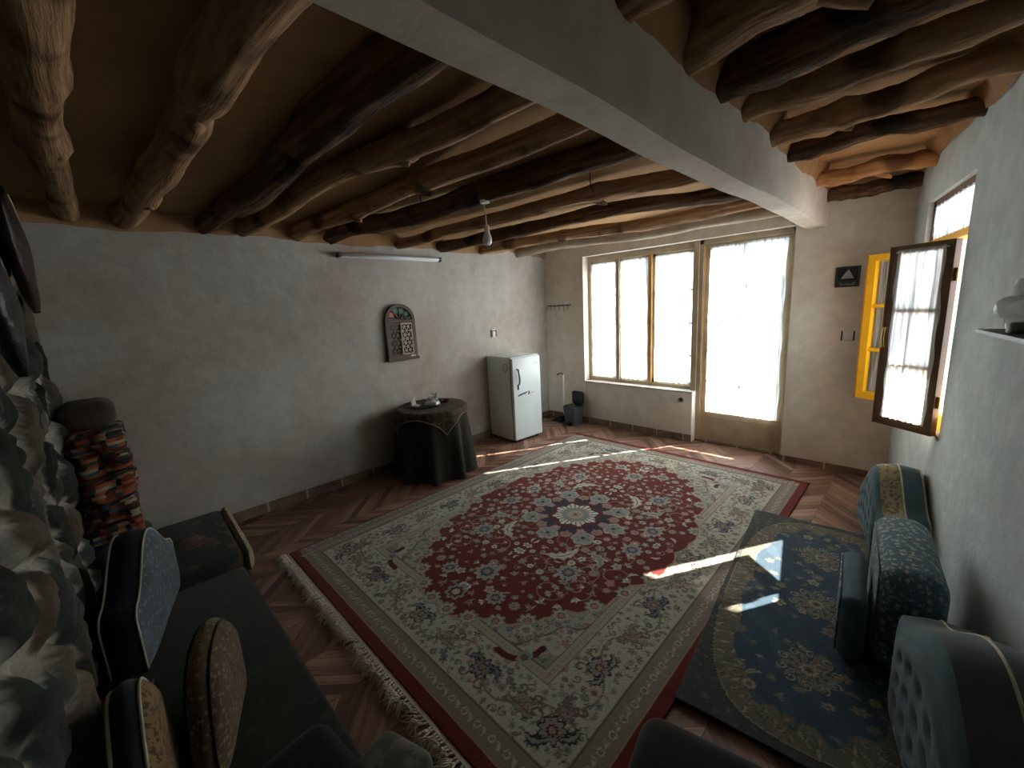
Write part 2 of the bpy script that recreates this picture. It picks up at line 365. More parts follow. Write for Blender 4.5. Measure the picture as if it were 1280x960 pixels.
# ---- stone wall behind the left cushions
def stone_wall():
    nx, nz = 330, 170
    X = np.linspace(XL+.0, .8, nx); Z = np.linspace(0, 2.7, nz); XX, ZZ = np.meshgrid(X, Z)
    rs = np.random.RandomState(5)
    px = []; 
    for i in range(16):
        for j in range(13): px.append((XL-.2+i*.36+rs.uniform(-.13, .13)+(j % 2)*.18, -.1+j*.23+rs.uniform(-.08, .08), rs.uniform(0, 1), rs.uniform(.6, 1.15)))
    px = np.array(px)
    wx = XX+.03*np.sin(ZZ*11+XX*5); wz = ZZ+.03*np.sin(XX*13-ZZ*4)
    d = np.sqrt((wx[..., None]-px[:, 0])**2+((wz[..., None]-px[:, 1])*1.15)**2)/px[:, 3]
    idx = np.argsort(d, -1)[..., :2]; d1 = np.take_along_axis(d, idx[..., :1], -1)[..., 0]; d2 = np.take_along_axis(d, idx[..., 1:2], -1)[..., 0]
    e = np.clip((d2-d1)/.15, 0, 1); cid = idx[..., 0]
    prot = .35+.65*px[cid, 2]
    nzz = rs.uniform(-1, 1, XX.shape)*1.7
    for _ in range(4): nzz = (nzz+np.roll(nzz, 1, 0)+np.roll(nzz, 1, 1)+np.roll(nzz, -1, 0)+np.roll(nzz, -1, 1))/5
    blot = np.sin(XX*19+3*np.sin(ZZ*9))*np.sin(ZZ*23+2*np.sin(XX*7)); st = np.clip((e-.34+.24*blot)/.20, 0, 1); st = st*st*(3-2*st)
    h = .075*(e*e*(3-2*e))*prot+.022*nzz+.025*np.sin(XX*3+1)*np.sin(ZZ*2.3)
    Yv = YB+h*1.0+.03
    tones = np.array([[.035, .04, .034], [.06, .058, .048], [.022, .024, .022], [.11, .098, .078], [.045, .056, .048], [.085, .07, .052]])
    sc_ = tones[cid % 6]*(1+.8*nzz[..., None])
    mort = np.array([.31, .295, .255])*(1+.7*nzz[..., None]+.3*blot[..., None])
    colr = sc_*st[..., None]+mort*(1-st[..., None])
    vs = np.stack([XX, Yv, ZZ], -1).reshape(-1, 3)
    me = bpy.data.meshes.new('wall_back'); q = []
    for j in range(nz-1):
        for i in range(nx-1): a = j*nx+i; q.append((a, a+nx, a+nx+1, a+1))
    n0 = len(vs); bk = [(XL, YB-.25, 0), (.8, YB-.25, 0), (.8, YB-.25, 2.7), (XL, YB-.25, 2.7)]
    me.from_pydata(vs.tolist()+bk, [], q+[(n0, n0+1, n0+2, n0+3), (n0, n0+3, (nz-1)*nx, 0), (n0+3, n0+2, nz*nx-1, (nz-1)*nx), (n0+1, nx-1, nz*nx-1, n0+2)])
    at = me.color_attributes.new('pile', 'FLOAT_COLOR', 'POINT'); cc = np.ones((len(me.vertices), 4)); cc[:n0, :3] = np.clip(colr.reshape(-1, 3), 0, 1); cc[n0:, :3] = .2
    at.data.foreach_set('color', cc.ravel()); me.materials.append(M['stone'])
    for p in me.polygons: p.use_smooth = True
    o = bpy.data.objects.new('wall_back', me); COL.objects.link(o); struct(o)
stone_wall()

# ---- ceiling: earth and boards above the logs, sloping up from the left wall
m = MB(); XB0, XB1 = -0.86, -0.69
def slab(m, x0, z0, x1, z1, y0, y1, th=.1):
    m.add([(x0, y0, z0), (x1, y0, z1), (x1, y1, z1), (x0, y1, z0), (x0, y0, z0+th), (x1, y0, z1+th), (x1, y1, z1+th), (x0, y1, z0+th)],
          [(0, 1, 2, 3), (4, 7, 6, 5), (0, 4, 5, 1), (1, 5, 6, 2), (2, 6, 7, 3), (3, 7, 4, 0)])
slab(m, XL-.2, 2.47, XB0+.05, 2.575, YB-.3, YF+.3)
slab(m, XB0+.05, 2.62, 1.4, 2.62, YB-.3, YF+.3)
struct(m.build('ceiling', M['earth']))
# plastered main beam
m = MB()
N = 40; ring = [(XB0, 2.66), (XB0+.005, 2.25), (XB0+.02, 2.225), (XB1-.02, 2.225), (XB1-.003, 2.25), (XB1+.0, 2.66)]
vs = []; fs = []
for i in range(N+1):
    yy = YB+(YF-YB)*i/N
    for (a, b) in ring: vs.append((a+.004*math.sin(yy*3+b*5), yy, b+(.006*math.sin(yy*2.3)+.003*math.sin(yy*7) if b < 2.5 else 0)))
for i in range(N):
    for j in range(6): fs.append((i*6+j, i*6+(j+1) % 6, (i+1)*6+(j+1) % 6, (i+1)*6+j))
fs += [(0, 1, 2, 3, 4, 5), tuple(N*6+j for j in range(6))[::-1]]
struct(m.__class__().add(vs, fs).build('trim_1', M['beam_plaster'], smooth=True))

# ------------------------------------------------------------------ ceiling logs
def make_log(a, b, r0, r1, mat, seed, label, wob=.02, knots=(), bark=.08, sx=1.0, group=None):
    """a, b: axis end points; local X runs along the log so the grain follows it"""
    a, b = Vector(a), Vector(b); L = (b-a).length; rs = np.random.RandomState(seed)
    nr, ns = 70, 20; vs = []; fs = []
    ph = rs.uniform(0, 6.28, 12)
    for i in range(nr+1):
        tt = i/nr; x = L*tt; ends = min(1, tt*9, (1-tt)*9)
        cy = wob*(math.sin(tt*5+ph[0])+.6*math.sin(tt*11+ph[1]))*ends; cz = wob*.6*(math.sin(tt*6+ph[2])+.5*math.sin(tt*13+ph[3]))*ends
        r = r0+(r1-r0)*tt
        r *= 1+.05*math.sin(tt*19+ph[4])+.04*math.sin(tt*37+ph[5])
        for kt, ks in knots: r *= 1+.22*ks*math.exp(-((tt-kt)/.022)**2)
        for j in range(ns):
            th = 2*PI*j/ns
            rr = r*(1+bark*(.5*math.sin(3*th+ph[6]+tt*6)+.35*math.sin(5*th+ph[7]-tt*14)+.25*math.sin(9*th+tt*31+ph[8]))+rs.uniform(-.02, .02)*(1+bark*5))
            vs.append((x, cy+rr*math.cos(th)*sx, cz+rr*math.sin(th)))
    for i in range(nr):
        for j in range(ns): fs.append((i*ns+j, i*ns+(j+1) % ns, (i+1)*ns+(j+1) % ns, (i+1)*ns+j))
    fs += [tuple(range(ns))[::-1], tuple(nr*ns+j for j in range(ns))]
    o = MB().add(vs, fs).build('ceiling_log', mat, smooth='all')
    o.location = a; o.rotation_mode = 'QUATERNION'; o.rotation_quaternion = (b-a).to_track_quat('X', 'Z')
    tag(o, label, 'log', None)
    for kt, ks in knots:                       # sawn branch stubs
        d = 1 if ks > 0 else -1; k = MB()
        k.tube([(L*kt-.05, 0, -r0*.5), (L*kt-.01, d*.2*r0, -r0*.95), (L*kt+.035, d*.45*r0, -r0*1.32)], [r0*.55, r0*.36, r0*.2], 10)
        k.build('branch_stub', mat, o, smooth='all')
    return o
# left bay: (Y at left wall, Y at beam, bottom z left, bottom z beam, radius left, radius beam, material, label, knots)
LB = [(.05, .07, 2.36, 2.42, .055, .085, 'log', 'smooth tan ceiling log with broken stubs, next to the stone wall', ((.62, 1), (.42, 1))),
      (.33, .58, 2.345, 2.42, .07, .085, 'log', 'thick knotty ceiling log, second from the stone wall', ((.22, 1), (.62, -1))),
      (.78, 1.03, 2.35, 2.43, .065, .10, 'log_dark', 'rough dark bark-covered ceiling log, third from the stone wall', ()),
      (1.02, 1.36, 2.345, 2.43, .06, .062, 'log', 'brown ceiling log with one pointed branch stub, just past the dark bark log', ((.66, 1),)),
      (1.43, 1.76, 2.34, 2.44, .062, .058, 'log', 'long wavy brown ceiling log above the arched wall ornament', ((.55, .6), (.3, .6))),
      (1.72, 2.36, 2.335, 2.43, .06, .082, 'log_dark', 'dark cracked ceiling log that the bulb cord hangs from', ((.2, .7),)),
      (2.42, 2.99, 2.33, 2.42, .052, .055, 'log', 'thin twisted brown ceiling log just beyond the hanging bulb', ((.7, 1),)),
      (2.95, 3.66, 2.33, 2.40, .058, .058, 'log_dark', 'straight dark ceiling log over the refrigerator', ()),
      (3.56, 4.20, 2.325, 2.38, .052, .058, 'log', 'crooked brown ceiling log with peeling bark near the windows', ((.35, .8), (.62, .5))),
      (4.22, 4.62, 2.32, 2.36, .06, .06, 'log_plastered', 'ceiling log daubed with grey plaster above the window lintel', ())]
for i, (ya, yb, za, zb, ra, rb, mt, lb, kn) in enumerate(LB):
    make_log((XL+.012, ya-ra, za+ra), (XB0+.03, yb-rb, zb+rb), ra, rb, M[mt], 20+i, lb, wob=.018 if i < 3 else .026, knots=kn, bark=.16 if mt == 'log_dark' else .07)
RB = [(.05, .05, .10, .10, 'log', 'thick brown ceiling log overhead, nearest the stone wall right of the beam', ()),
      (.70, .70, .085, .085, 'log', 'brown ceiling log, second from the stone wall right of the beam', ()),
      (1.29, 1.27, .075, .08, 'log', 'dark brown ceiling log crossing the top edge right of the beam', ()),
      (1.76, 1.66, .095, .10, 'log', 'thick ceiling log with large broken stub right of the beam', ((.42, 1),)),
      (2.07, 2.03, .082, .085, 'log_dark', 'very dark straight ceiling log right of the beam', ()),
      (2.34, 2.36, .055, .06, 'log', 'slim brown ceiling log beside the very dark one', ()),
      (2.83, 2.86, .062, .058, 'log', 'brown wavy ceiling log over the oil lamp shelf', ((.35, .5),)),
      (3.20, 3.36, .052, .052, 'log_dark', 'dark thin ceiling log above the open yellow window', ()),
      (4.10, 4.26, .055, .055, 'log_pale', 'pale orange split ceiling log close to the far wall', ((.6, .5),)),
      (4.60, 4.66, .055, .055, 'log_dark', 'dark squared ceiling log resting against the far wall', ())]
for i, (ya, yb, ra, rb, mt, lb, kn) in enumerate(RB):
    xb = -.14+(4.68-yb)*.1806
    za = 2.46 if ya < 3 else 2.45; zb = 2.49 if ya < 3.5 else 2.46
    if i == 9: za, zb = 2.40, 2.41
    make_log((XB1-.02, ya-ra, za+ra), (xb+.03, yb-rb, zb+rb), ra, rb, M[mt], 60+i, lb, wob=.018, knots=kn, bark=.14 if mt == 'log_dark' else .07)

# lumpy earth daubed between the log ends, along the tops of the walls and of the beam
def daub(name, pa, pb, nrm, z0, z1, mat, seed, depth=.05):
    pa, pb, nrm = Vector(pa), Vector(pb), Vector(nrm); L = (pb-pa).length; rs = np.random.RandomState(seed); ph = rs.uniform(0, 6.28, 8); n = int(L/.035); k = 7; vs = []; fs = []
    for i in range(n+1):
        x = L*i/n; lo = z0+.012*math.sin(x*4+ph[0])+.006*math.sin(x*11+ph[1])+.003*math.sin(x*31+ph[2])
        for j in range(k+1):
            v = j/k; bul = depth*(.35+.65*v)*(1+.35*math.sin(x*9+ph[3]+v*2)+.25*math.sin(x*23+ph[4]-v*3))*(math.sin(min(1, v*1.6)*PI/2))
            p = pa.lerp(pb, i/n)+nrm*bul; vs.append((p.x, p.y, lo+(z1-lo)*v))
    for i in range(n):
        for j in range(k): a = i*(k+1)+j; fs.append((a, a+1, a+k+2, a+k+1))
    m = MB().add(vs, fs); struct(m.build(name, mat, smooth='all'))
daub('trim_2', (XL+.008, YB, 0), (XL+.008, YF, 0), (1, 0, 0), 2.345, 2.52, M['earth'], 1, .07)
daub('trim_3', (XB1-.004, YB, 0), (XB1-.004, YF-.04, 0), (1, 0, 0), 2.475, 2.63, M['earth_light'], 2, .045)
daub('trim_4', (.75, YB, 0), (-.145, YF-.04, 0), (-.984, -.1777, 0), 2.51, 2.64, M['earth_light'], 3, .05)
daub('trim_5', (XB0+.004, YB, 0), (XB0+.004, YF, 0), (-1, 0, 0), 2.43, 2.6, M['earth'], 4, .04)
# ------------------------------------------------------------------ skirting
def base(name, a, b, h=.085, d=.014, mat='skirting'):
    a, b = Vector(a), Vector(b); dr = (b-a).normalized(); nn = Vector((-dr.y, dr.x, 0))
    m = MB(); n = max(1, int((b-a).length/.33))
    p = [a, b, b+nn*d, a+nn*d]
    m.add([(q.x, q.y, 0) for q in p]+[(q.x, q.y, h) for q in p], [(0, 3, 2, 1), (4, 5, 6, 7), (0, 1, 5, 4), (1, 2, 6, 5), (2, 3, 7, 6), (3, 0, 4, 7)])
    struct(m.build(name, M[mat]))
base('baseboard_left', (XL+.012, YF, 0), (XL+.012, .0, 0))
base('baseboard_far', (WX1, YF, 0), (XL+.02, YF, 0))
base('baseboard_pier', (-.16, YF-.04, 0), (DX1, YF-.04, 0), .06)

# ------------------------------------------------------------------ curtain helper
def curtain(parent, x0, x1, y, z0, z1, seed, amp=.012, sag=.02, Mx=None, name='curtain', folds=9):
    rs = np.random.RandomState(seed); nu, nv = 90, 30; vs = []; fs = []
    ph = rs.uniform(0, 6.28, 5); w = x1-x0
    for j in range(nv+1):
        v = j/nv
        for i in range(nu+1):
            u = i/nu
            g = math.sin(u*folds*2*PI+ph[0]+.6*math.sin(v*2+ph[1]))*.6+.4*math.sin(u*folds*3.7*PI+ph[2]+v)
            edge = .006*math.sin(v*23+ph[3])
            xx = x0+w*u+(edge if i in (0, nu) else 0)+.004*math.sin(v*5+u*20+ph[4])
            zz = z0+(z1-z0)*v+(sag*(.3+.7*rs.rand())*.35 if j == 0 else 0)
            vs.append((xx, y+amp*g*(1-.35*abs(2*v-1)), zz))
    for j in range(nv):
        for i in range(nu): a = j*(nu+1)+i; fs.append((a, a+1, a+nu+2, a+nu+1))
    if Mx is not None: vs = [tuple(Mx @ Vector(p)) for p in vs]
    o = MB().add(vs, fs).build(name, M['sheer'], parent, smooth='all')
    r = MB(); p, q = Vector((x0-.01, y, z1-.012)), Vector((x1+.01, y, z1-.012))
    if Mx is not None: p, q = Mx @ p, Mx @ q
    r.tube([p, q], .004, 8).build('curtain_rod', M['white_plastic'], parent)
    return o

# ------------------------------------------------------------------ window (three tall lights) in the far wall
YW = YF+.13
w1 = struct(empty('window_1', (0, 0, 0))); w1['kind'] = 'structure'
xs = [WX0, -2.875, -2.43, -1.90]
fr = MB(); fr.rbox((WX0, YW-.01, ZS), (-1.90, YW+.06, ZS+.045), .005, 2); fr.rbox((WX0, YW-.01, ZT-.075), (-1.90, YW+.06, ZT), .005, 2)
fr.rbox((WX0, YW-.012, ZS), (WX0+.045, YW+.06, ZT), .005, 2)
fr.build('window_frame', M['frame_beige'], w1)
for xm in xs[1:3]:
    MB().rbox((xm-.022, YW-.016, ZS+.04), (xm+.022, YW+.05, ZT-.07), .005, 2).build('mullion', M['frame_honey' if xm > -2.5 else 'frame_beige'], w1)
for k in range(3):
    a, b = xs[k]+(.045 if k == 0 else .022), xs[k+1]-(.022 if k < 2 else 0)
    sash = MB(); Y1 = YW+.02
    sash.box((a, Y1, ZS+.045), (a+.03, Y1+.03, ZT-.075)); sash.box((b-.03, Y1, ZS+.045), (b, Y1+.03, ZT-.075))
    sash.box((a, Y1, ZS+.045), (b, Y1+.03, ZS+.085)); sash.box((a, Y1, ZT-.11), (b, Y1+.03, ZT-.075))
    for zz in (1.0, 1.38, 1.76): sash.box((a+.03, Y1+.005, zz-.011), (b-.03, Y1+.025, zz+.011))
    sash.build('window_sash', M['frame_beige'], w1)
    MB().box((a+.03, Y1+.012, ZS+.085), (b-.03, Y1+.016, ZT-.11)).build('window_pane', M['glass'], w1)
    curtain(w1, a+(.046 if k == 2 else .012), b-(.03 if k == 2 else .014), YW+.0, ZS+.05, ZT-.1, 30+k, amp=.010, folds=6)
st = MB().rbox((-1.90, YW-.045, ZS-.0), (WX1, YW+.08, ZT), .006, 2); st.build('window_post', M['frame_beige'], w1)
MB().box((-1.9, YW-.046, .0+ZS), (-1.893, YW-.0, ZT-.01)).build('honey_bead', M['frame_honey'], w1)
sill = MB().rbox((WX0-.0, YF-.012, ZS-.012), (WX1+.004, YF+.14, ZS+.004), .004, 2); sill.build('window_sill', M['plaster'], w1)

# ------------------------------------------------------------------ glazed door
d1 = struct(empty('door_1', (0, 0, 0)))
fr = MB(); fr.rbox((WX1-.0, YW-.03, 0), (WX1+.045, YW+.09, ZT), .006, 2); fr.rbox((DX1-.05, YW-.03, 0), (DX1, YW+.09, ZT), .006, 2)
fr.rbox((WX1, YW-.03, ZT-.05), (DX1, YW+.09, ZT), .006, 2); fr.build('door_frame', M['frame_beige'], d1)
MB().box((WX1+.045, YW-.02, .0), (WX1+.052, YW+.0, ZT-.06)).build('honey_bead', M['frame_honey'], d1)
la, lb_ = WX1+.05, DX1-.055
lf = MB(); lf.rbox((la, YW+.0, .015), (lb_, YW+.035, .36), .006, 2); lf.rbox((la, YW, 2.17), (lb_, YW+.035, ZT-.052), .005, 2)
lf.box((la, YW+.001, .36), (la+.05, YW+.034, 2.17)); lf.box((lb_-.05, YW+.001, .36), (lb_, YW+.034, 2.17))
for zz in (.72, 1.08, 1.44, 1.80): lf.box((la+.05, YW+.005, zz-.012), (lb_-.05, YW+.03, zz+.012))
lf.box((-1.40, YW+.005, .36), (-1.375, YW+.03, 2.17))
lf.build('door_leaf', M['frame_beige'], d1)
MB().rbox((la+.06, YW-.008, .07), (lb_-.06, YW+.002, .31), .004, 2).build('bottom_panel', M['frame_beige'], d1)
MB().box((la+.05, YW+.016, .36), (lb_-.05, YW+.02, 2.17)).build('door_pane', M['glass'], d1)
curtain(d1, la+.066, -1.385, YW-.02, .37, 2.20, 51, folds=7)
curtain(d1, -1.405, lb_-.03, YW-.025, .36, 2.205, 52, folds=7)
MB().rbox((WX1+.0, YW-.04, 0), (DX1, YW+.10, .018), .004, 2).build('threshold', M['skirting'], d1)

# ------------------------------------------------------------------ right window: transom, frame, two sashes
w2 = struct(empty('window_2', (0, 0, 0)))
def WB(m, a, b): return m.box(a, b, RW)
ZR = 1.93
fr = MB()
WB(fr, (SA, .03, ZB-.04), (SB, .09, ZB)); WB(fr, (SA, .03, ZR), (SA+.04, .09, ZB)); WB(fr, (SB-.04, .03, ZR), (SB, .09, ZB))
fr.build('transom_frame', M['frame_brown'], w2)
fr = MB(); WB(fr, (SA, .03, ZR), (SB, .10, ZR+.045)); WB(fr, (SA, .03, ZA), (SA+.035, .10, ZR)); WB(fr, (SB-.035, .03, ZA), (SB, .10, ZR)); WB(fr, (SA, .03, ZA), (SB, .10, ZA+.10))  # bottom rail made taller to block part of the sun patch
fr.build('window_frame', M['yellow'], w2)
g = MB(); WB(g, (SA+.04, .06, ZR+.045), (SB-.04, .064, ZB-.04)); g.build('window_pane', M['glass'], w2)
curtain(w2, SA+.03, SB-.03, .035, ZR+.03, ZB-.035, 61, amp=.014, Mx=RW, folds=12)
sl_ = MB(); WB(sl_, (SA, -.0, ZA-.02), (SB, TH, ZA+.004)); sl_.build('window_sill', M['plaster'], w2)
def sash(hinge, free, z0, z1, mats, cur, seed, pan=3):
    hinge, free = Vector((*hinge, 0)), Vector((*free, 0)); u = (free-hinge); wd_ = u.length; u.normalize(); nn = Vector((-u.y, u.x, 0))
    Mx = Matrix(((u.x, nn.x, 0, hinge.x), (u.y, nn.y, 0, hinge.y), (0, 0, 1, 0), (0, 0, 0, 1)))
    e = MB(); st_ = .052
    e.box((0, -.02, z0), (st_, .02, z1), Mx); e.box((wd_-st_, -.02, z0), (wd_, .02, z1), Mx)
    e.box((st_, -.02, z0), (wd_-st_, .02, z0+.06), Mx); e.box((st_, -.02, z1-.05), (wd_-st_, .02, z1), Mx)
    for k in range(1, pan): zz = z0+.06+(z1-z0-.11)*k/pan; e.box((st_, -.014, zz-.013), (wd_-st_, .014, zz+.013), Mx)
    fo = e.build('sash_frame', M[mats[0]], w2)
    e = MB().box((wd_, -.022, z0), (wd_+.012, .022, z1), Mx); e.build('edge_strip', M[mats[1]], w2)
    MB().box((st_, -.002, z0+.06), (wd_-st_, .002, z1-.05), Mx).build('window_pane', M['glass'], w2)
    return Mx, wd_
# brown sash: seen from its room side; curtain hangs on the side towards the room
Mb, wb = sash((.084, 3.352), (-.178, 3.55), .797, 1.909, ('frame_brown', 'frame_brown'), True, 71)
curtain(w2, .035, wb-.04, .026, .845, 1.885, 72, amp=.009, Mx=Mb, folds=7)
h = MB(); h.tube([Mb @ Vector((wb-.026, .02, 1.42)), Mb @ Vector((wb-.026, .05, 1.42)), Mb @ Vector((wb-.026, .055, 1.36)), Mb @ Vector((wb-.026, .05, 1.30)), Mb @ Vector((wb-.026, .02, 1.30))], .007, 8)
h.build('handle', M['brass'], w2, smooth=True)
for zz in (1.0, 1.72): MB().tube([Mb @ Vector((-.006, .0, zz-.035)), Mb @ Vector((-.006, .0, zz+.035))], .008, 8).build('hinge', M['brass'], w2)
Mb2, wb2 = sash((-.06, 4.24), (-.36, 4.40), .78, 1.925, ('yellow', 'yellow_dark'), False, 75)
curtain(w2, .05, wb2-.06, -.026, .84, 1.88, 73, amp=.006, Mx=Mb2, folds=5)
print('room done')
#@@OBJECTS@@
# ------------------------------------------------------------------ woven patterns
CR = dict(cream=(.42, .42, .345), sage=(.235, .265, .225), grey=(.27, .295, .28), blue=(.13, .16, .19), red=(.125, .014, .011), dred=(.10, .010, .012), navy=(.03, .03, .045),
          pink=(.38, .20, .17), tan=(.33, .26, .17), brown=(.15, .11, .085), white=(.60, .60, .54), taupe=(.22, .19, .16), olive=(.16, .16, .11))
class Cloth:
    """colour field over |x|<=W/2, |y|<=L/2, sampled at res and drawn on with numpy"""
    def __init__(s, W, L, res):
        s.nx, s.ny = int(round(W/res))+1, int(round(L/res))+1; s.W, s.L = W, L
        s.x = np.linspace(-W/2, W/2, s.nx); s.y = np.linspace(-L/2, L/2, s.ny)
        s.X, s.Y = np.meshgrid(s.x, s.y); s.c = np.zeros((s.ny, s.nx, 3)); s.res = res
    def win(s, cx, cy, r):
        i0, i1 = np.searchsorted(s.x, cx-r), np.searchsorted(s.x, cx+r); j0, j1 = np.searchsorted(s.y, cy-r), np.searchsorted(s.y, cy+r)
        return slice(j0, j1), slice(i0, i1)
    def put(s, mask, col): s.c[mask] = col
    def rosette(s, cx, cy, r, n, cols, rot=0.0, deep=.28, asp=1.0):
        w = s.win(cx, cy, r*1.3*max(1, asp)); X = s.X[w]-cx; Y = s.Y[w]-cy
        if X.size == 0: return
        ca, sa = math.cos(rot), math.sin(rot); X, Y = X*ca+Y*sa, (-X*sa+Y*ca)/asp
        rho = np.hypot(X, Y)/r; th = np.arctan2(Y, X); p = 1-deep+deep*np.abs(np.cos(n*th/2)); c = s.c[w]
        for frac, col in cols: c[rho < p*frac] = col
    def leaf(s, cx, cy, l, wd, rot, cols, bend=0.0):
        w = s.win(cx, cy, l*1.2); X = s.X[w]-cx; Y = s.Y[w]-cy
        if X.size == 0: return
        ca, sa = math.cos(rot), math.sin(rot); u = (X*ca+Y*sa)/l; v = (-X*sa+Y*ca); v = v-bend*l*(u*u)
        prof = np.clip(1-u*u, 0, 1)*wd*(1+.25*np.sin(u*14)); c = s.c[w]
        for frac, col in cols: c[(np.abs(v) < prof*frac) & (np.abs(u) < .98)] = col
    def line(s, pts, r, col, mask=None):
        for (a, b) in pts:
            w = s.win(a, b, r*1.5); m = np.hypot(s.X[w]-a, s.Y[w]-b) < r
            if mask is not None: m &= mask[w]
            s.c[w][m] = col
    def spiral(s, cx, cy, r, turns, rot, hand, wd, col, mask=None):
        n = int(60*turns)
        s.line([(cx+r*(1-.85*k/n)*math.cos(rot+hand*turns*2*PI*k/n), cy+r*(1-.85*k/n)*math.sin(rot+hand*turns*2*PI*k/n)) for k in range(n)], wd, col, mask)
    def mirror(s, mx=True, my=True):
        h = s.nx//2; g = s.ny//2
        if mx: s.c[:, :h] = s.c[:, ::-1][:, :h]
        if my: s.c[:g, :] = s.c[::-1, :][:g, :]
def poisson(x0, x1, y0, y1, dmin, n, rs, test=None):
    pts = []
    for _ in range(n):
        p = (rs.uniform(x0, x1), rs.uniform(y0, y1))
        if test and not test(*p): continue
        if all((p[0]-q[0])**2+(p[1]-q[1])**2 > dmin*dmin for q in pts): pts.append(p)
    return pts
def motif(c, x, y, r, rs, pal, outline):
    k = rs.randint(0, 7); rot = rs.uniform(0, 6.28)
    a, b, d = [pal[rs.randint(len(pal))] for _ in range(3)]
    if k == 0: c.rosette(x, y, r, 8, [(1.12, outline), (1, a), (.6, b), (.45, outline), (.33, d)], rot)
    elif k == 1: c.rosette(x, y, r*1.1, 5, [(1, a), (.5, outline), (.3, b)], rot, .45)
    elif k == 2:
        for q in (-.7, 0, .7): c.leaf(x+r*.5*math.cos(rot+q), y+r*.5*math.sin(rot+q), r*.75, r*.28, rot+q, [(1.25, outline), (.9, a)], .3*q)
        c.rosette(x, y, r*.35, 6, [(1, b)])
    elif k == 3: c.leaf(x, y, r*1.3, r*.34, rot, [(1.3, outline), (.85, a), (.25, b)], .4)
    elif k == 4: c.spiral(x, y, r, 1.1, rot, 1 if rs.rand() < .5 else -1, r*.13, outline); c.rosette(x, y, r*.4, 6, [(1, a), (.45, b)])
    elif k == 5: c.rosette(x, y, r*1.25, 6, [(1, outline), (.8, a), (.45, d), (.25, outline)], rot, .5, .7)
    else:
        c.leaf(x, y, r*1.1, r*.3, rot, [(1, a)], .8); c.leaf(x, y, r*1.1, r*.3, rot+1.7, [(1, b)], -.8); c.rosette(x, y, r*.28, 5, [(1, outline)])
def woven(name, cl, mat, thick, parent=None, warp=None, mask=None):
    """the cloth as a slab: dense top with the pattern as its colour, plus sides"""
    Z = thick+.0012*np.sin(cl.X*31)*np.sin(cl.Y*27)
    if warp is not None: Z = Z+warp(cl.X, cl.Y)
    top = np.stack([cl.X, cl.Y, Z], -1).reshape(-1, 3); ny, nx = cl.ny, cl.nx
    a = (np.arange(ny-1)[:, None]*nx+np.arange(nx-1)[None, :]).ravel(); quads = np.stack([a, a+1, a+nx+1, a+nx], -1)
    rim = list(range(nx))+[j*nx+nx-1 for j in range(1, ny)]+[(ny-1)*nx+i for i in range(nx-2, -1, -1)]+[j*nx for j in range(ny-2, 0, -1)]
    bot = top[rim].copy(); bot[:, 2] = 0.0; n0 = len(top); K = len(rim)
    side = np.array([(rim[i], n0+i, n0+(i+1) % K, rim[(i+1) % K]) for i in range(K)])
    q = np.concatenate([quads, side]); v = np.concatenate([top, bot])
    me = bpy.data.meshes.new(name); me.vertices.add(len(v)); me.vertices.foreach_set('co', v.ravel())
    me.loops.add(q.size); me.loops.foreach_set('vertex_index', q.ravel().astype(np.int32)); me.polygons.add(len(q))
    me.polygons.foreach_set('loop_start', np.arange(0, q.size, 4, dtype=np.int32)); me.update(calc_edges=True)
    at = me.color_attributes.new('pile', 'FLOAT_COLOR', 'POINT'); cc = np.ones((len(v), 4)); cc[:n0, :3] = cl.c.reshape(-1, 3); cc[n0:, :3] = cl.c.reshape(-1, 3)[rim]
    at.data.foreach_set('color', cc.ravel()); me.materials.append(mat)
    o = bpy.data.objects.new(name, me); COL.objects.link(o)
    if parent is not None: o.parent = parent
    return o

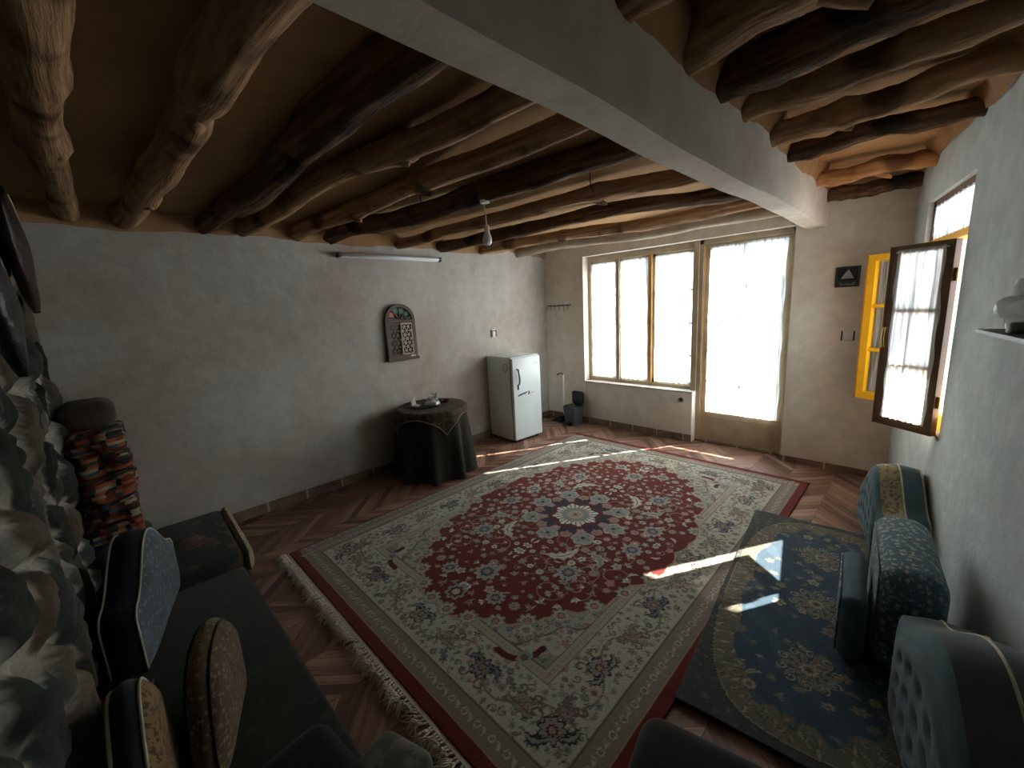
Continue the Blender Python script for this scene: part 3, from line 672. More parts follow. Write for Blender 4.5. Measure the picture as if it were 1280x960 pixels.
def persian_carpet():
    cl = Cloth(2.50, 3.50, .0052); rs = np.random.RandomState(4); X, Y = np.abs(cl.X), np.abs(cl.Y); c = cl.c
    D = np.minimum(1.25-X, 1.75-Y)
    K = CR
    c[:] = K['red']
    th = np.arctan2(Y/1.33, X/.84); rho = np.hypot(X/.84, Y/1.33)
    lob = 1+.05*(np.abs(np.sin(th*8))-.6)+.02*np.abs(np.sin(th*25))
    red = rho < lob
    field = D > .50
    c[field] = np.array(K['cream'])*.95
    band = (rho > lob) & (rho < lob*1.10) & field; c[band] = (np.array(K['sage'])+K['cream'])/2
    c[(rho > lob*1.09) & (rho < lob*1.105) & field] = K['brown']
    # corner brackets
    cr = np.hypot((X-1.02)/.62, (Y-1.5)/.78); c[(cr < .62+.05*np.abs(np.sin(np.arctan2(Y-1.5, X-1.02)*7))) & (D > .44)] = K['sage']
    # main border, guards
    c[(D > .065) & (D <= .50)] = K['cream']; c[(D > .065) & (D <= .165)] = K['taupe']; c[(D > .165) & (D <= .175)] = K['brown']
    c[(D > .44) & (D <= .50)] = np.array(K['cream'])*.8; c[(D > .44) & (D <= .446)] = K['brown']; c[(D > .494) & (D <= .50)] = K['brown']
    c[(D > .060) & (D <= .066)] = K['tan']
    # quadrant drawing, mirrored afterwards
    light = [K['sage'], K['grey'], K['tan'], K['taupe'], K['olive'], K['sage'], K['blue'], K['pink']]
    dark = [K['brown'], K['navy'], K['taupe'], K['brown']]
    def dd(x, y): return min(1.25-x, 1.75-y)
    def rr(x, y): return math.hypot(x/.84, y/1.33)
    for x, y in poisson(0, 1.25, 0, 1.75, .036, 24000, rs, lambda x, y: .19 < dd(x, y) < .43 or (dd(x, y) > .52 and rr(x, y) > 1.0)):
        motif(cl, x, y, rs.uniform(.013, .024), rs, light, dark[rs.randint(4)])
    # palmettes of the main border
    def palm(x, y, rot, s=1.0, a='navy', b='sage'):
        cl.rosette(x, y, .062*s, 9, [(1.1, K['cream']), (1, K[a]), (.8, K[b]), (.55, K['pink']), (.4, K[a]), (.25, K['tan'])], rot, .35)
        for q in (-1, 1):
            cl.leaf(x+.075*s*math.cos(rot+q*1.1), y+.075*s*math.sin(rot+q*1.1), .05*s, .016*s, rot+q*1.9, [(1.2, K[a]), (.5, K[b])], q*.6)
            cl.spiral(x-.09*s*math.cos(rot+q*.7), y-.09*s*math.sin(rot+q*.7), .035*s, 1.0, rot, q, .005, K['brown'])
    for i, y in enumerate((.0, .27, .54, .81, 1.08, 1.35)): palm(.945 if i % 2 else .93, y, PI if i % 2 else 0, 1.0 if i % 2 == 0 else .8, 'navy' if i % 2 == 0 else 'brown', ('sage', 'grey', 'blue')[i % 3])
    for i, x in enumerate((.0, .26, .52, .78)): palm(x, 1.445, PI/2*(1 if i % 2 else -1), 1.0 if i % 2 == 0 else .8, 'navy' if i % 2 == 0 else 'brown', ('sage', 'grey', 'blue')[i % 3])
    palm(.95, 1.45, PI/4, 1.1)
    for k in range(300):                                         # border vine
        t_ = k/300*1.42; 
        cl.line([(.945+.07*math.sin(t_*2*PI/.54), t_)], .0045, K['olive']); 
    for k in range(200):
        t_ = k/200*.9; cl.line([(t_, 1.445+.07*math.sin(t_*2*PI/.52))], .0045, K['olive'])
    # guard strip: small rings and sprigs
    for y in np.arange(.03, 1.66, .085):
        cl.rosette(1.135, y, .018, 6, [(1, K['cream']), (.62, K['brown']), (.3, K['pink'])]); cl.leaf(1.135, y+.042, .022, .007, .9, [(1, K['cream'])], .5); cl.leaf(1.13, y+.04, .018, .006, -.7, [(1, K['sage'])])
    for x in np.arange(.03, 1.15, .085):
        cl.rosette(x, 1.635, .018, 6, [(1, K['cream']), (.62, K['brown']), (.3, K['pink'])]); cl.leaf(x+.042, 1.635, .022, .007, .9, [(1, K['cream'])], .5)
    for t_ in np.arange(.0, 1.72, .03):
        cl.rosette(.78, t_ if t_ < 1.28 else -9, .008, 4, [(1, K['pink'])]);
    for t_ in np.arange(.0, .80, .03): cl.rosette(t_, 1.28, .008, 4, [(1, K['pink'])])
    # redraw red field on top, then its flowers
    c = cl.c; m = red & (D > .40); c[m] = K['red']
    c[(rho > lob*.985) & (rho < lob) & (D > .40)] = K['tan']
    # fields vines
    for k in range(16):
        cx, cy = rs.uniform(.1, .75), rs.uniform(.25, 1.1)
        if rr(cx, cy) < .85: cl.spiral(cx, cy, rs.uniform(.10, .17), 1.3, rs.uniform(0, 6), 1 if k % 2 else -1, .0038, K['tan'], red)
    rp = [K['cream'], K['sage'], K['grey'], K['pink'], K['white'], K['tan']]
    for x, y in poisson(.0, .84, .0, 1.33, .066, 7000, rs, lambda x, y: rr(x, y) < .93 and math.hypot(x, y) > .40):
        motif(cl, x, y, rs.uniform(.020, .034), rs, rp, K[('dred', 'brown', 'taupe')[rs.randint(3)]])
    for x, y, s_ in ((.40, .62, 1.2), (.0, .95, 1.3), (.58, .15, 1.1), (.22, 1.08, .9)):
        cl.rosette(x, y, .060*s_, 10, [(1.1, K['cream']), (1, K['grey']), (.62, K['navy']), (.45, K['blue']), (.25, K['pink'])], .3, .3)
    cl.leaf(.27, .50, .13, .035, 2.2, [(1.1, K['cream']), (.6, K['white']), (.2, K['taupe'])], .5)
    cl.leaf(.47, .38, .10, .028, .6, [(1.1, K['cream']), (.6, K['sage'])], .6)
    # edge palmettes between field and ground
    for k in range(9):
        a = (k+.5)/9*PI/2; x, y = .84*math.cos(a)*1.0, 1.33*math.sin(a)*1.0
        if dd(x, y) > .42: cl.rosette(x, y, .058, 8, [(1, K['sage']), (.75, K['cream']), (.5, K['brown']), (.3, K['pink'])], a, .35)
    # red arch cartouches on the inner corners
    for q in np.linspace(-1, 1, 41):
        cl.line([(.58+.11*q*.75+.04*(1-q*q), 1.20+.05-.11*q*.7+.04*(1-q*q))], .017, K['dred'])
    cl.rosette(.52, 1.14, .06, 7, [(1, K['sage']), (.7, K['cream']), (.4, K['taupe'])]); cl.rosette(.63, 1.27, .045, 6, [(1, K['grey']), (.5, K['brown'])])
    cl.rosette(.0, 1.20, .07, 8, [(1, K['sage']), (.7, K['dred']), (.4, K['cream'])])
    # central medallion, eightfold
    r = np.hypot(cl.X, cl.Y); a8 = np.abs(((np.arctan2(cl.Y, cl.X)+PI/8) % (PI/4))-PI/8); c = cl.c
    c[r < .30*(1-.12*np.sin(a8*8))] = np.array(K['dred'])*1.2
    fx, fy = r*np.cos(a8), r*np.sin(a8)
    def disk(x, y, rad, col, nn=0, dp=.2):
        q = np.hypot(fx-x, fy-y); ang = np.arctan2(fy-y, fx-x); rad2 = rad*(1-dp+dp*np.abs(np.cos(nn*ang/2))) if nn else rad; c[q < rad2] = col
    disk(.275, .115, .045, K['pink']); disk(.275, .115, .024, K['taupe'])
    disk(.345, 0, .088, K['cream'], 7, .2); disk(.345, 0, .078, K['grey'], 7, .2); disk(.345, 0, .034, K['sage']); disk(.345, 0, .018, K['navy'], 5, .4); disk(.37, .035, .010, K['brown']); disk(.32, .04, .010, K['blue'])
    disk(.24, .05, .045, K['navy'], 5, .4); disk(.205, .075, .03, K['navy']); disk(.255, .0, .04, K['pink'], 5, .3); disk(.25, 0, .022, K['grey'])
    c[r < .185*(1-.22*a8/(PI/8))] = K['white']; c[(r < .185) & (np.abs(np.sin(np.arctan2(cl.Y, cl.X)*12)) > .93) & (r > .10)] = K['navy']
    c[r < .115*(1-.12*np.sin(a8*12))] = K['sage']; c[r < .062] = K['cream']; c[(r < .05) & (np.abs(np.sin(np.arctan2(cl.Y, cl.X)*5)) > .5)] = K['pink']; c[r < .018] = K['brown']
    cl.mirror()
    h_ = cl.X < -1.185; cl.c[h_ & (cl.X > -1.236) & (np.abs(cl.Y) < 1.685)] = K['taupe']
    for y in np.arange(-1.65, 1.66, .06): cl.leaf(-1.21, y, .016, .006, .8, [(1, K['cream'])], .5)
    # weave: slight wear and tone
    cl.c *= (1+.16*RNG.uniform(-1, 1, cl.c.shape[:2]))[..., None]
    cx, cy = -1.853, 2.46
    root = empty('persian_carpet', (cx, cy, .001), 0, 'large red and cream medallion carpet with fringe across the parquet', 'carpet')
    woven('pile', cl, M['carpet'], .011, root)
    m = MB(); rs = np.random.RandomState(8)
    # selvedge strip, then knotted tassels, at the short side nearest the camera
    m.box((-1.25, -1.768, .0), (1.25, -1.75, .008))
    x = -1.255
    while x < 1.25:
        lean = .5*math.sin(x*9)+.4*math.sin(x*23+1)+rs.uniform(-.35, .35); big = .7+.5*abs(math.sin(x*13+.5)); hz = rs.uniform(.002, .012)
        m.tube([(x, -1.772, .006), (x+.010*lean, -1.785, .012)], [.0065, .0045], 6)
        for k in range(9):
            a = -PI/2+lean*.8+rs.uniform(-.55, .55); L = rs.uniform(.025, .072)*big; h = hz+rs.uniform(.0, .014); x0 = x+.010*lean
            m.tube([(x0, -1.784, .010), (x0+L*.5*math.cos(a), -1.784+L*.5*math.sin(a), .005+h), (x0+L*math.cos(a+rs.uniform(-.6, .6)), -1.784+L*math.sin(a), .003+h*.6)], [.0026, .0028, .0012], 4)
        x += rs.uniform(.015, .026)
    tag(m.build('fringe', M['fringe'], root), kind='stuff')
persian_carpet()

def blue_rug():
    cl = Cloth(.86, 1.94, .0052); rs = np.random.RandomState(14); X, Y = cl.X, cl.Y; c = cl.c
    base = (.035, .045, .042); blue = (.020, .050, .078); blue2 = (.030, .066, .095); tan = (.20, .17, .115); olive = (.105, .10, .07); lt = (.27, .25, .18); dk = (.03, .03, .028)
    c[:] = base
    for x, y in poisson(-.43, .43, -.97, .97, .04, 2500, rs): motif(cl, x, y, .016, rs, [olive, (.07, .08, .07)], dk)
    q = (np.abs(X)/.415)**3.0+(np.abs(Y)/.93)**3.0; qi = (np.abs(X)/.32)**2.7+(np.abs(Y)/.82)**2.7
    c[q < 1] = dk; c[q < .965] = lt; c[q < .95] = np.array(olive)*1.1
    for x, y in poisson(-.41, .41, -.93, .93, .030, 7000, rs, lambda x, y: (abs(x)/.415)**3+(abs(y)/.93)**3 < .9 and (abs(x)/.32)**2.7+(abs(y)/.82)**2.7 > .98):
        a = math.atan2(y/1.02, x/.415); cl.leaf(x, y, .024, .008, a+rs.uniform(-.6, .6), [(1.2, dk), (.9, [tan, lt, olive, tan][rs.randint(4)])], rs.uniform(-.8, .8))
    sc_ = qi < 1+.10*np.sin(np.arctan2(Y/.9, X/.31)*14)
    c[sc_] = blue
    n = np.sin(X*23+1)*np.sin(Y*17)+.7*np.sin(X*41+Y*29); c[sc_ & (n > .5)] = blue2
    for x, y in poisson(-.32, .32, -.82, .82, .058, 4500, rs, lambda x, y: (abs(x)/.32)**2.7+(abs(y)/.82)**2.7 < 1):
        if rs.rand() < .6: motif(cl, x, y, rs.uniform(.018, .032), rs, [tan, lt, olive, (.12, .13, .11)], (.10, .10, .08))
    for cy in (-.50, -.0, .50):                             # three filigree flower heads down the middle
        for k in range(10):
            a = k*PI/5; cl.leaf(.07*math.cos(a), cy+.07*math.sin(a), .05, .012, a, [(1, tan), (.4, olive)], .5); cl.spiral(.10*math.cos(a+.3), cy+.10*math.sin(a+.3), .022, 1, a, 1, .003, lt)
        cl.rosette(0, cy, .035, 8, [(1, lt), (.6, olive), (.3, dk)])
    cl.c *= (1+.2*RNG.uniform(-1, 1, cl.c.shape[:2]))[..., None]
    rot = math.atan2(.105, .995); C_ = Vector((-.81, 3.39, 0))+Vector((.995, .105, 0))*.43+Vector((.105, -.995, 0))*.97
    o = woven('oval_pattern_rug', cl, M['rug'], .008)
    o.location = (C_.x, C_.y, .0145); o.rotation_euler = (0, 0, rot)
    tag(o, 'dark blue rug with oval tan floral border, lying by the right-hand cushions', 'rug')
blue_rug()

# ------------------------------------------------------------------ cushions
def arch_cushion(name, label, loc, rz, w, h, t, mats, tuft=False, group=None, lean=0.0, shoulder=.60, pipes=2, plump=False, mid=False):
    """local x = width, +y = front face, z = up"""
    root = empty(name, loc, rz, label, 'cushion', group); root.rotation_euler = (lean, 0, rz)
    def zt(u):
        b = .5+.5*math.cos(PI*min(1, abs(u)/.92)); e = max(0, (abs(u)-.86)/.14)
        if plump: return h*max(.30, (1-min(1, abs(u))**2.6)**.42)
        return h*((shoulder+(1-shoulder)*b)*(1-.16*e*e))
    nu, nv = 44, 34
    def side(sgn, infl):
        g = []
        for j in range(nv+1):
            row = []
            for i in range(nu+1):
                u = -1+2*i/nu; v = j/nv; z = v*zt(u)
                sq = 1-.06*math.sin(PI*v)                 # waist of the outline
                bul = infl*(1-abs(u)**5)*(1-(2*v-1)**6)
                d = 0
                if tuft and sgn > 0 and abs(u) < .72 and .10 < v < .84:
                    a = (u/.24); b = (v*h/.105)
                    k = math.cos(PI*(a+b)/1.0)*math.cos(PI*(a-b)/1.0)
                    d = .022*max(0, k)**1.5*min(1, (.72-abs(u))*8)*min(1, (v-.10)*14, (.84-v)*14)+(-.008)
                row.append((u*w/2*(1.0 if v < .05 else 1.0), sgn*(t/2+bul-d), z))
            g.append(row)
        return g
    F, B = side(1, .035), side(-1, .02)
    # body: band and back
    m = MB()
    bnd = [(0, j) for j in range(nv+1)]+[(i, nv) for i in range(1, nu+1)]+[(nu, j) for j in range(nv-1, -1, -1)]
    seg = 6; k0 = 0; vs = []
    for (i, j) in bnd:
        f, b = Vector(F[j][i]), Vector(B[j][i])
        for q in range(seg+1):
            s_ = q/seg; p = f.lerp(b, s_); out = Vector((p.x, 0, p.z-h*.3)); out.normalize(); vs.append(tuple(p+out*.018*math.sin(PI*s_)*(1 if p.z > .02 else 0)))
    fs = []; ff = []
    for a in range(len(bnd)-1):
        for q in range(seg): (ff if mid and q < seg//2 else fs).append((a*(seg+1)+q, a*(seg+1)+q+1, (a+1)*(seg+1)+q+1, (a+1)*(seg+1)+q))
    m.add(vs, fs)
    if mid: MB().add(vs, ff).build('front_band', mats[3], root, smooth='all')
    midline = [vs[a*(seg+1)+seg//2] for a in range(len(bnd))]
    vb = [p for r in B for p in r]; m.add(vb, [(j*(nu+1)+i, (j+1)*(nu+1)+i, (j+1)*(nu+1)+i+1, j*(nu+1)+i+1) for j in range(nv) for i in range(nu)])
    m.add([F[0][0], F[0][nu], B[0][nu], B[0][0]], [(0, 1, 2, 3)])
    m.build('body', mats[0], root, smooth='all')
    vf = [p for r in F for p in r]; MB().add(vf, [(j*(nu+1)+i, j*(nu+1)+i+1, (j+1)*(nu+1)+i+1, (j+1)*(nu+1)+i) for j in range(nv) for i in range(nu)]).build('front_panel', mats[1], root, smooth='all')
    lines = [[Vector(G[j][i])+Vector((0, 0, .003)) for (i, j) in bnd[2:-2]] for G in (F, B)]
    if mid: lines = [[Vector(p) for p in midline[2:-2]], lines[1]]
    for ln in lines: MB().tube(ln, .0048, 7).build('piping', mats[2], root, smooth='all')
    if tuft:
        for bi in range(1, 7):
            for ai in range(-3, 4):
                if (ai+bi) % 2: continue
                u, z = ai*.24/1.0*.5*2/2, bi*.105
                u = ai*.24/2*1.0; zz = bi*.105/2*1.0
                if abs(u) < .62 and .14*h < zz < .74*h*zt(u)/h:
                    MB().lathe([(.0, -.004), (.009, -.002), (.010, .002), (.0, .006)], (0, 0, 0), 10, False, False).build('tuft_button', mats[0], root, smooth='all').matrix_local = Matrix.Translation((u*w/2, t/2+.022, zz)) @ Matrix.Rotation(-PI/2, 4, 'X')
    return root
RZ = math.atan2(.105, .995)
def facing(nx, ny): return math.atan2(-nx, ny)     # rotation so that local +y points along (nx, ny)
V = M
arch_cushion('back_cushion', 'arched cushion with beige patterned band and teal back, farthest along the right wall', (-.045, 3.42, .026), facing(-.975, -.22), .66, .52, .20, (V['velvet_teal'], V['velvet_teal'], V['piping'], V['velvet_beige_motif']), tuft=True, mid=True)
m = MB().rbox((-.33, -.11, 0), (.33, .11, .49), .085, 7)
o = m.build('seat_cushion', V['velvet_blue_motif'], smooth='all'); o.location = (.035, 2.47, .024); o.rotation_euler = (0, 0, facing(-.985, -.10))
tag(o, 'thick blue cushion with silvery floral top, between the beige-banded and the large grey cushions', 'cushion')
MB().tube([(-.30, .108, .10), (-.31, .108, .36), (-.25, .104, .44), (.25, .104, .44), (.31, .108, .36), (.30, .108, .10)], .005, 6).build('piping', V['velvet_teal'], o, smooth='all')
m = MB().rbox((-.24, -.05, 0), (.24, .05, .31), .045, 6)
o = m.build('seat_cushion', V['velvet_teal'], smooth='all'); o.location = (-.135, 2.36, .024); o.rotation_euler = (0, 0, facing(-.985, -.10))
tag(o, 'low plain blue velvet cushion standing in front of the thick blue floral cushion', 'cushion')
MB().tube([(-.235, .049, .05), (-.235, .049, .25), (-.20, .047, .29), (.20, .047, .29), (.235, .049, .25), (.235, .049, .05)], .005, 6).build('piping', V['velvet_blue_motif'], o, smooth='all')
arch_cushion('back_cushion', 'large grey velvet cushion with blue button-tufted front and pale piping, nearest right', (.235, 1.62, .026), facing(-.975, -.20), .96, .60, .22, (V['velvet_grey'], V['velvet_teal'], V['piping'], V['velvet_grey']), tuft=True, shoulder=.66, mid=True)

# against the stone wall
arch_cushion('back_cushion', 'blue-grey shiny arched cushion with pale piping against the stone wall', (-2.86, -.055, .062), facing(.26, .96), .78, .54, .13, (V['velvet_navy'], V['velvet_bluegrey'], V['piping']), lean=.0)
arch_cushion('back_cushion', 'ochre floral arched cushion with dark sides, nearest at the stone wall', (-1.60, -.125, .062), facing(.07, 1), .70, .53, .07, (V['velvet_navy'], V['velvet_ochre_motif'], V['piping']), lean=.0)
arch_cushion('small_cushion', 'rounded brown floral cushion standing before the ochre floral one', (-1.84, .095, .062), facing(.34, .94), .48, .44, .07, (V['velvet_brown_motif'], V['velvet_brown_motif'], V['velvet_navy']), lean=0, plump=True)

# mattress and floor cushions
m = MB().rbox((-3.30, -.20, .0), (-1.02, .44, .06), .025, 3)
o = m.build('floor_mattress', V['mattress'], smooth='all'); tag(o, 'thin dark olive velvet floor mattress in front of the stone wall', 'mattress')
root = empty('floor_bolster', (-3.47, .27, .006), 0, 'dark floral bolster with a glittery beige end band beside the left wall', 'bolster'); root.rotation_euler = (0, .12, .0)
MB().rbox((-.36, -.27, .03), (.36, .19, .20), .05, 4).build('body', V['bolster'], root, smooth='all')
MB().rbox((-.362, .17, .028), (.362, .235, .202), .045, 4).build('end_band', V['velvet_beige_motif'], root, smooth='all')
MB().lathe([(.085, .0), (.08, .003), (.0, .004)], (.02, -.05, .1985), 14).build('rosette', V['velvet_brown_motif'], root, smooth='all')

def soft_block(name, label, loc, rz, size, mat, r, trim=None):
    w, d, h = size; m = MB().rbox((-w/2, -d/2, 0), (w/2, d/2, h), r, 6)
    o = m.build(name, mat, smooth='all'); o.location = loc; o.rotation_euler = (0, 0, rz); tag(o, label, 'cushion')
    if trim: MB().tube([(-w/2+r*.3, d/2-r*.3, h-r*.3), (w/2-r*.3, d/2-r*.3, h-r*.3)], .004, 6).build('piping', trim, o)
    return o
soft_block('floor_cushion', 'black velvet cushion at the bottom left corner of the mattress', (-1.13, .20, .0), .12, (.44, .32, .335), M['velvet_black'], .06)
soft_block('floor_cushion', 'olive-grey cushion beside the carpet fringe at the bottom edge', (-1.12, .42, .001), .3, (.24, .26, .21), M['velvet_olive'], .05)
soft_block('floor_cushion', 'black velvet cushion overlapping the near end of the blue oval rug', (-.22, .98, .022), .20, (.60, .34, .34), M['velvet_black'], .07)

# ------------------------------------------------------------------ folded quilts in the corner
zq = 0.0; rsq = np.random.RandomState(3)
QL = [('dark red folded quilt at the very bottom of the corner stack', 'quilt_plain_red', .14), ('dark teal folded quilt, second from the bottom of the stack', 'quilt_teal', .13),
      ('patchwork quilt with orange and teal checks, third from the bottom', 'patch1', .12), ('patchwork quilt with teal checks, middle of the corner stack', 'patch2', .13),
      ('patchwork quilt bulging outward, just above the middle of the stack', 'patch1', .13), ('patchwork quilt with small checks, third from the top of the stack', 'patch2', .12),
      ('orange checked patchwork quilt, topmost folded one of the stack', 'patch1', .13)]
for i, (lb, mt, hh) in enumerate(QL):
    w = .40+rsq.uniform(-.03, .03)+(.06 if i in (3, 4) else 0); d = .29+rsq.uniform(-.01, .02); hh *= 1.17
    cx, cy = -3.97+w/2+.03, -.12+rsq.uniform(-.015, .015)
    bm = bmesh.new(); bmesh.ops.create_grid(bm, x_segments=2, y_segments=2, size=1); bm.free()
    m = MB(); nl = 3
    vs = []; fs = []; nth, nz_ = 48, 14
    for k in range(nz_+1):
        v = k/nz_; z = zq+hh*v; fold = .5+.5*abs(math.sin(v*nl*PI)); e = .016*(fold-1)
        e -= .02*(abs(2*v-1)**4)
        for j in range(nth):
            th = 2*PI*j/nth; ct, st_ = math.cos(th), math.sin(th); n_ = 5.0
            rr_ = (abs(ct)**n_+abs(st_)**n_)**(-1/n_)
            wob = .012*math.sin(3*th+i*2+v*2)+.008*math.sin(7*th+i)
            vs.append((ct*rr_*(w/2+e+wob), st_*rr_*(d/2+e+wob*.6), z+.010*math.sin(th*2+i)*math.sin(v*PI)))
    for k in range(nz_):
        for j in range(nth): fs.append((k*nth+j, k*nth+(j+1) % nth, (k+1)*nth+(j+1) % nth, (k+1)*nth+j))
    fs += [tuple(range(nth))[::-1], tuple(nz_*nth+j for j in range(nth))]
    o = MB().add([(x, y, z-zq) for x, y, z in vs], fs).build('folded_quilt', M[mt], smooth=True); o.location = (cx, cy, zq)
    tag(o, lb, 'quilt', 'folded quilts stacked in the corner'); zq += hh
m = MB().rbox((-.17, -.13, 0), (.17, .13, .17), .07, 5); o = m.build('pillow', M['pillow_grey'], smooth='all'); o.location = (-3.80, -.13, zq); tag(o, 'dark grey-brown pillow lying on top of the corner quilt stack', 'pillow')
MB().tube([(-.165, -.10, .085), (-.165, .10, .085)], .004, 6).build('seam', M['pillow_grey'], o)

# ------------------------------------------------------------------ leather bags on the stone wall
def bag(label, a, b, width, th, mat, seed):
    a, b = Vector(a), Vector(b); ax = b-a; L = ax.length; ax.normalize(); sd_ = Vector((0, 1, 0)).cross(ax).normalized(); nn = Vector((0, 1, 0))
    root = empty('leather_bag', tuple(a), 0, label, 'bag', None)
    vs = []; fs = []; n, ns = 30, 20
    for i in range(n+1):
        tt = i/n; w = width*(math.sin(PI*min(1, tt*.9+.12))**.55)*(1-.25*tt); h_ = th*math.sin(PI*(.06+.9*tt))**.6
        for j in range(ns):
            q = 2*PI*j/ns; p = ax*(L*tt)+sd_*(w*math.cos(q))+nn*(h_*math.sin(q)*(1+.1*math.sin(q*3+tt*9)))
            vs.append(tuple(p))
    for i in range(n):
        for j in range(ns): fs.append((i*ns+j, i*ns+(j+1) % ns, (i+1)*ns+(j+1) % ns, (i+1)*ns+j))
    fs += [tuple(range(ns))[::-1], tuple(n*ns+j for j in range(ns))]
    MB().add(vs, fs).build('pouch', mat, root, smooth='all')
    pts = []
    for i in range(2, n-1): tt = i/n; w = width*(math.sin(PI*min(1, tt*.9+.12))**.55)*(1-.25*tt)*.8; h_ = th*math.sin(PI*(.06+.9*tt))**.6; pts.append(ax*(L*tt)+sd_*w+nn*(h_*.66))
    MB().tube(pts, .004, 6).build('stitching', M['carved_light'], root)
    MB().tube([ax*.02, ax*-.05+nn*-.03, ax*-.10+nn*-.05], .010, 8).build('strap', mat, root)
    return root
bag('flat pointed dark brown leather bag hanging high on the stone wall', (-2.72, -.185, 2.24), (-2.98, -.185, 1.76), .17, .035, M['leather'], 1)
bag('glossy black leather bag with pale stitching, lower on the stone wall', (-1.98, -.195, 1.95), (-2.08, -.195, 1.53), .12, .035, M['leather_black'], 2)

# ------------------------------------------------------------------ refrigerator
fr_ = empty('refrigerator', (-3.705, 3.69, 0), math.radians(-4), 'small white refrigerator with scribbled door standing by the left wall', 'refrigerator')
FW, FD, FH = .47, .50, 1.06                           # width along y, depth along x
MB().rbox((-FD/2, -FW/2, .03), (FD/2-.055, FW/2, FH), .012, 3).build('cabinet', M['enamel'], fr_, smooth=True)
MB().box((FD/2-.056, -FW/2+.008, .04), (FD/2-.042, FW/2-.008, FH-.008)).build('door_seal', M['rubber'], fr_)
door = MB().rbox((FD/2-.043, -FW/2, .035), (FD/2, FW/2, FH), .012, 4).build('door', M['enamel'], fr_, smooth=True)
MB().rbox((-FD/2-.0, -FW/2-.001, FH-.001), (FD/2-.03, FW/2+.001, FH+.014), .006, 3).build('top_panel', M['enamel'], fr_, smooth=True)
hx = FD/2; hy = -FW/2+.075
MB().tube([(hx-.002, hy, .93), (hx+.028, hy, .915), (hx+.036, hy+.002, .86), (hx+.036, hy+.004, .80), (hx+.028, hy+.004, .745), (hx+.004, hy+.004, .735)], [.012, .013, .014, .013, .010, .009], 10).build('handle', M['chrome'], door, smooth='all')
MB().rbox((hx-.001, hy-.010, .67), (hx+.006, hy+.016, .735), .003, 2).build('handle_plate', M['rubber'], door)
MB().rbox((hx-.001, .135, .965), (hx+.003, .185, .98), .001, 1).build('badge', M['chrome'], door)
# handwriting-like blue marks: a short squiggle, then a letter A
m = MB(); pts = []
rsm = np.random.RandomState(2)
for k in range(26): pts.append((hx+.0015, -FW/2+.07+k*.006, .60+.017*math.sin(k*2.1)*rsm.uniform(.3, 1)+k*.0008))
m.tube(pts, .0042, 5)
for k in (3, 9, 14, 20): m.box((hx, -FW/2+.07+k*.006, .587), (hx+.002, -FW/2+.076+k*.006, .592))
m.build('scribble', M['ink'], door)
ay = -FW/2+.255; m = MB()
m.tube([(hx+.0015, ay-.016, .588), (hx+.0015, ay, .632), (hx+.0015, ay+.016, .588)], .0045, 5); m.tube([(hx+.0015, ay-.009, .603), (hx+.0015, ay+.009, .603)], .0035, 5)
m.tube([(hx+.0015, ay+.035, .60), (hx+.0015, ay+.05, .602)], .003, 5); m.tube([(hx+.0015, ay+.065, .607), (hx+.0015, ay+.08, .607)], .003, 5)
m.build('letter_mark', M['ink'], door)
ring = [(.115+.040*math.cos(a)+0, -FW/2-.001, .945+.046*math.sin(a)) for a in np.linspace(0, 2*PI, 29)[:-1]]
MB().tube(ring, .0035, 6, closed=True).build('ring_sticker', M['ink'], fr_)
for sx in (-1, 1):
    for sy in (-1, 1): MB().lathe([(.018, 0), (.02, .004), (.014, .034)], (sx*(FD/2-.06), sy*(FW/2-.05), 0), 12).build('foot', M['black'], fr_)

# ------------------------------------------------------------------ draped round table
TX, TY, TR, THh = -3.585, 2.33, .345, .70
tb = empty('round_table', (TX, TY, 0), 0, 'round side table wholly draped to the floor in dark olive cloth', 'table')
MB().lathe([(TR-.02, THh-.03), (TR-.01, THh-.02), (TR-.012, THh-.008)], n=40).build('tabletop', M['carved'], tb)
for k in range(3): MB().tube([(.2*math.cos(k*2.1+.5), .2*math.sin(k*2.1+.5), 0), (.16*math.cos(k*2.1+.5), .16*math.sin(k*2.1+.5), THh-.03)], .016, 8).build('leg', M['carved'], tb)
n, rings = 180, 26; vs = [(0, 0, THh)]; fs = []
for k in range(1, rings+1):
    for j in range(n):
        th = 2*PI*j/n
        if k <= 6: r = TR*k/6; z = THh; r = min(r, TR)
        else:
            v = (k-6)/(rings-6); z = THh-v*(THh-.008); A = v**.8
            fold = math.sin(th*9+1.2+.5*math.sin(th*2))+.35*math.sin(th*17)
            r = TR+.006+.055*A+.040*A*fold
            if k == 7: z = THh-.012; r = TR+.006
        x_ = r*math.cos(th)
        wallx = XL+.03-TX
        vs.append((max(x_, wallx), r*math.sin(th), z))
for j in range(n): fs.append((0, 1+j, 1+(j+1) % n))
for k in range(rings-1):
    for j in range(n): fs.append((1+k*n+j, 1+k*n+(j+1) % n, 1+(k+1)*n+(j+1) % n, 1+(k+1)*n+j))
o = MB().add(vs, fs).build('tablecloth', M['cloth_dark'], smooth='all'); o.location = (TX, TY, 0); tag(o, 'dark olive floor-length cloth falling in deep folds from the round table', 'tablecloth')
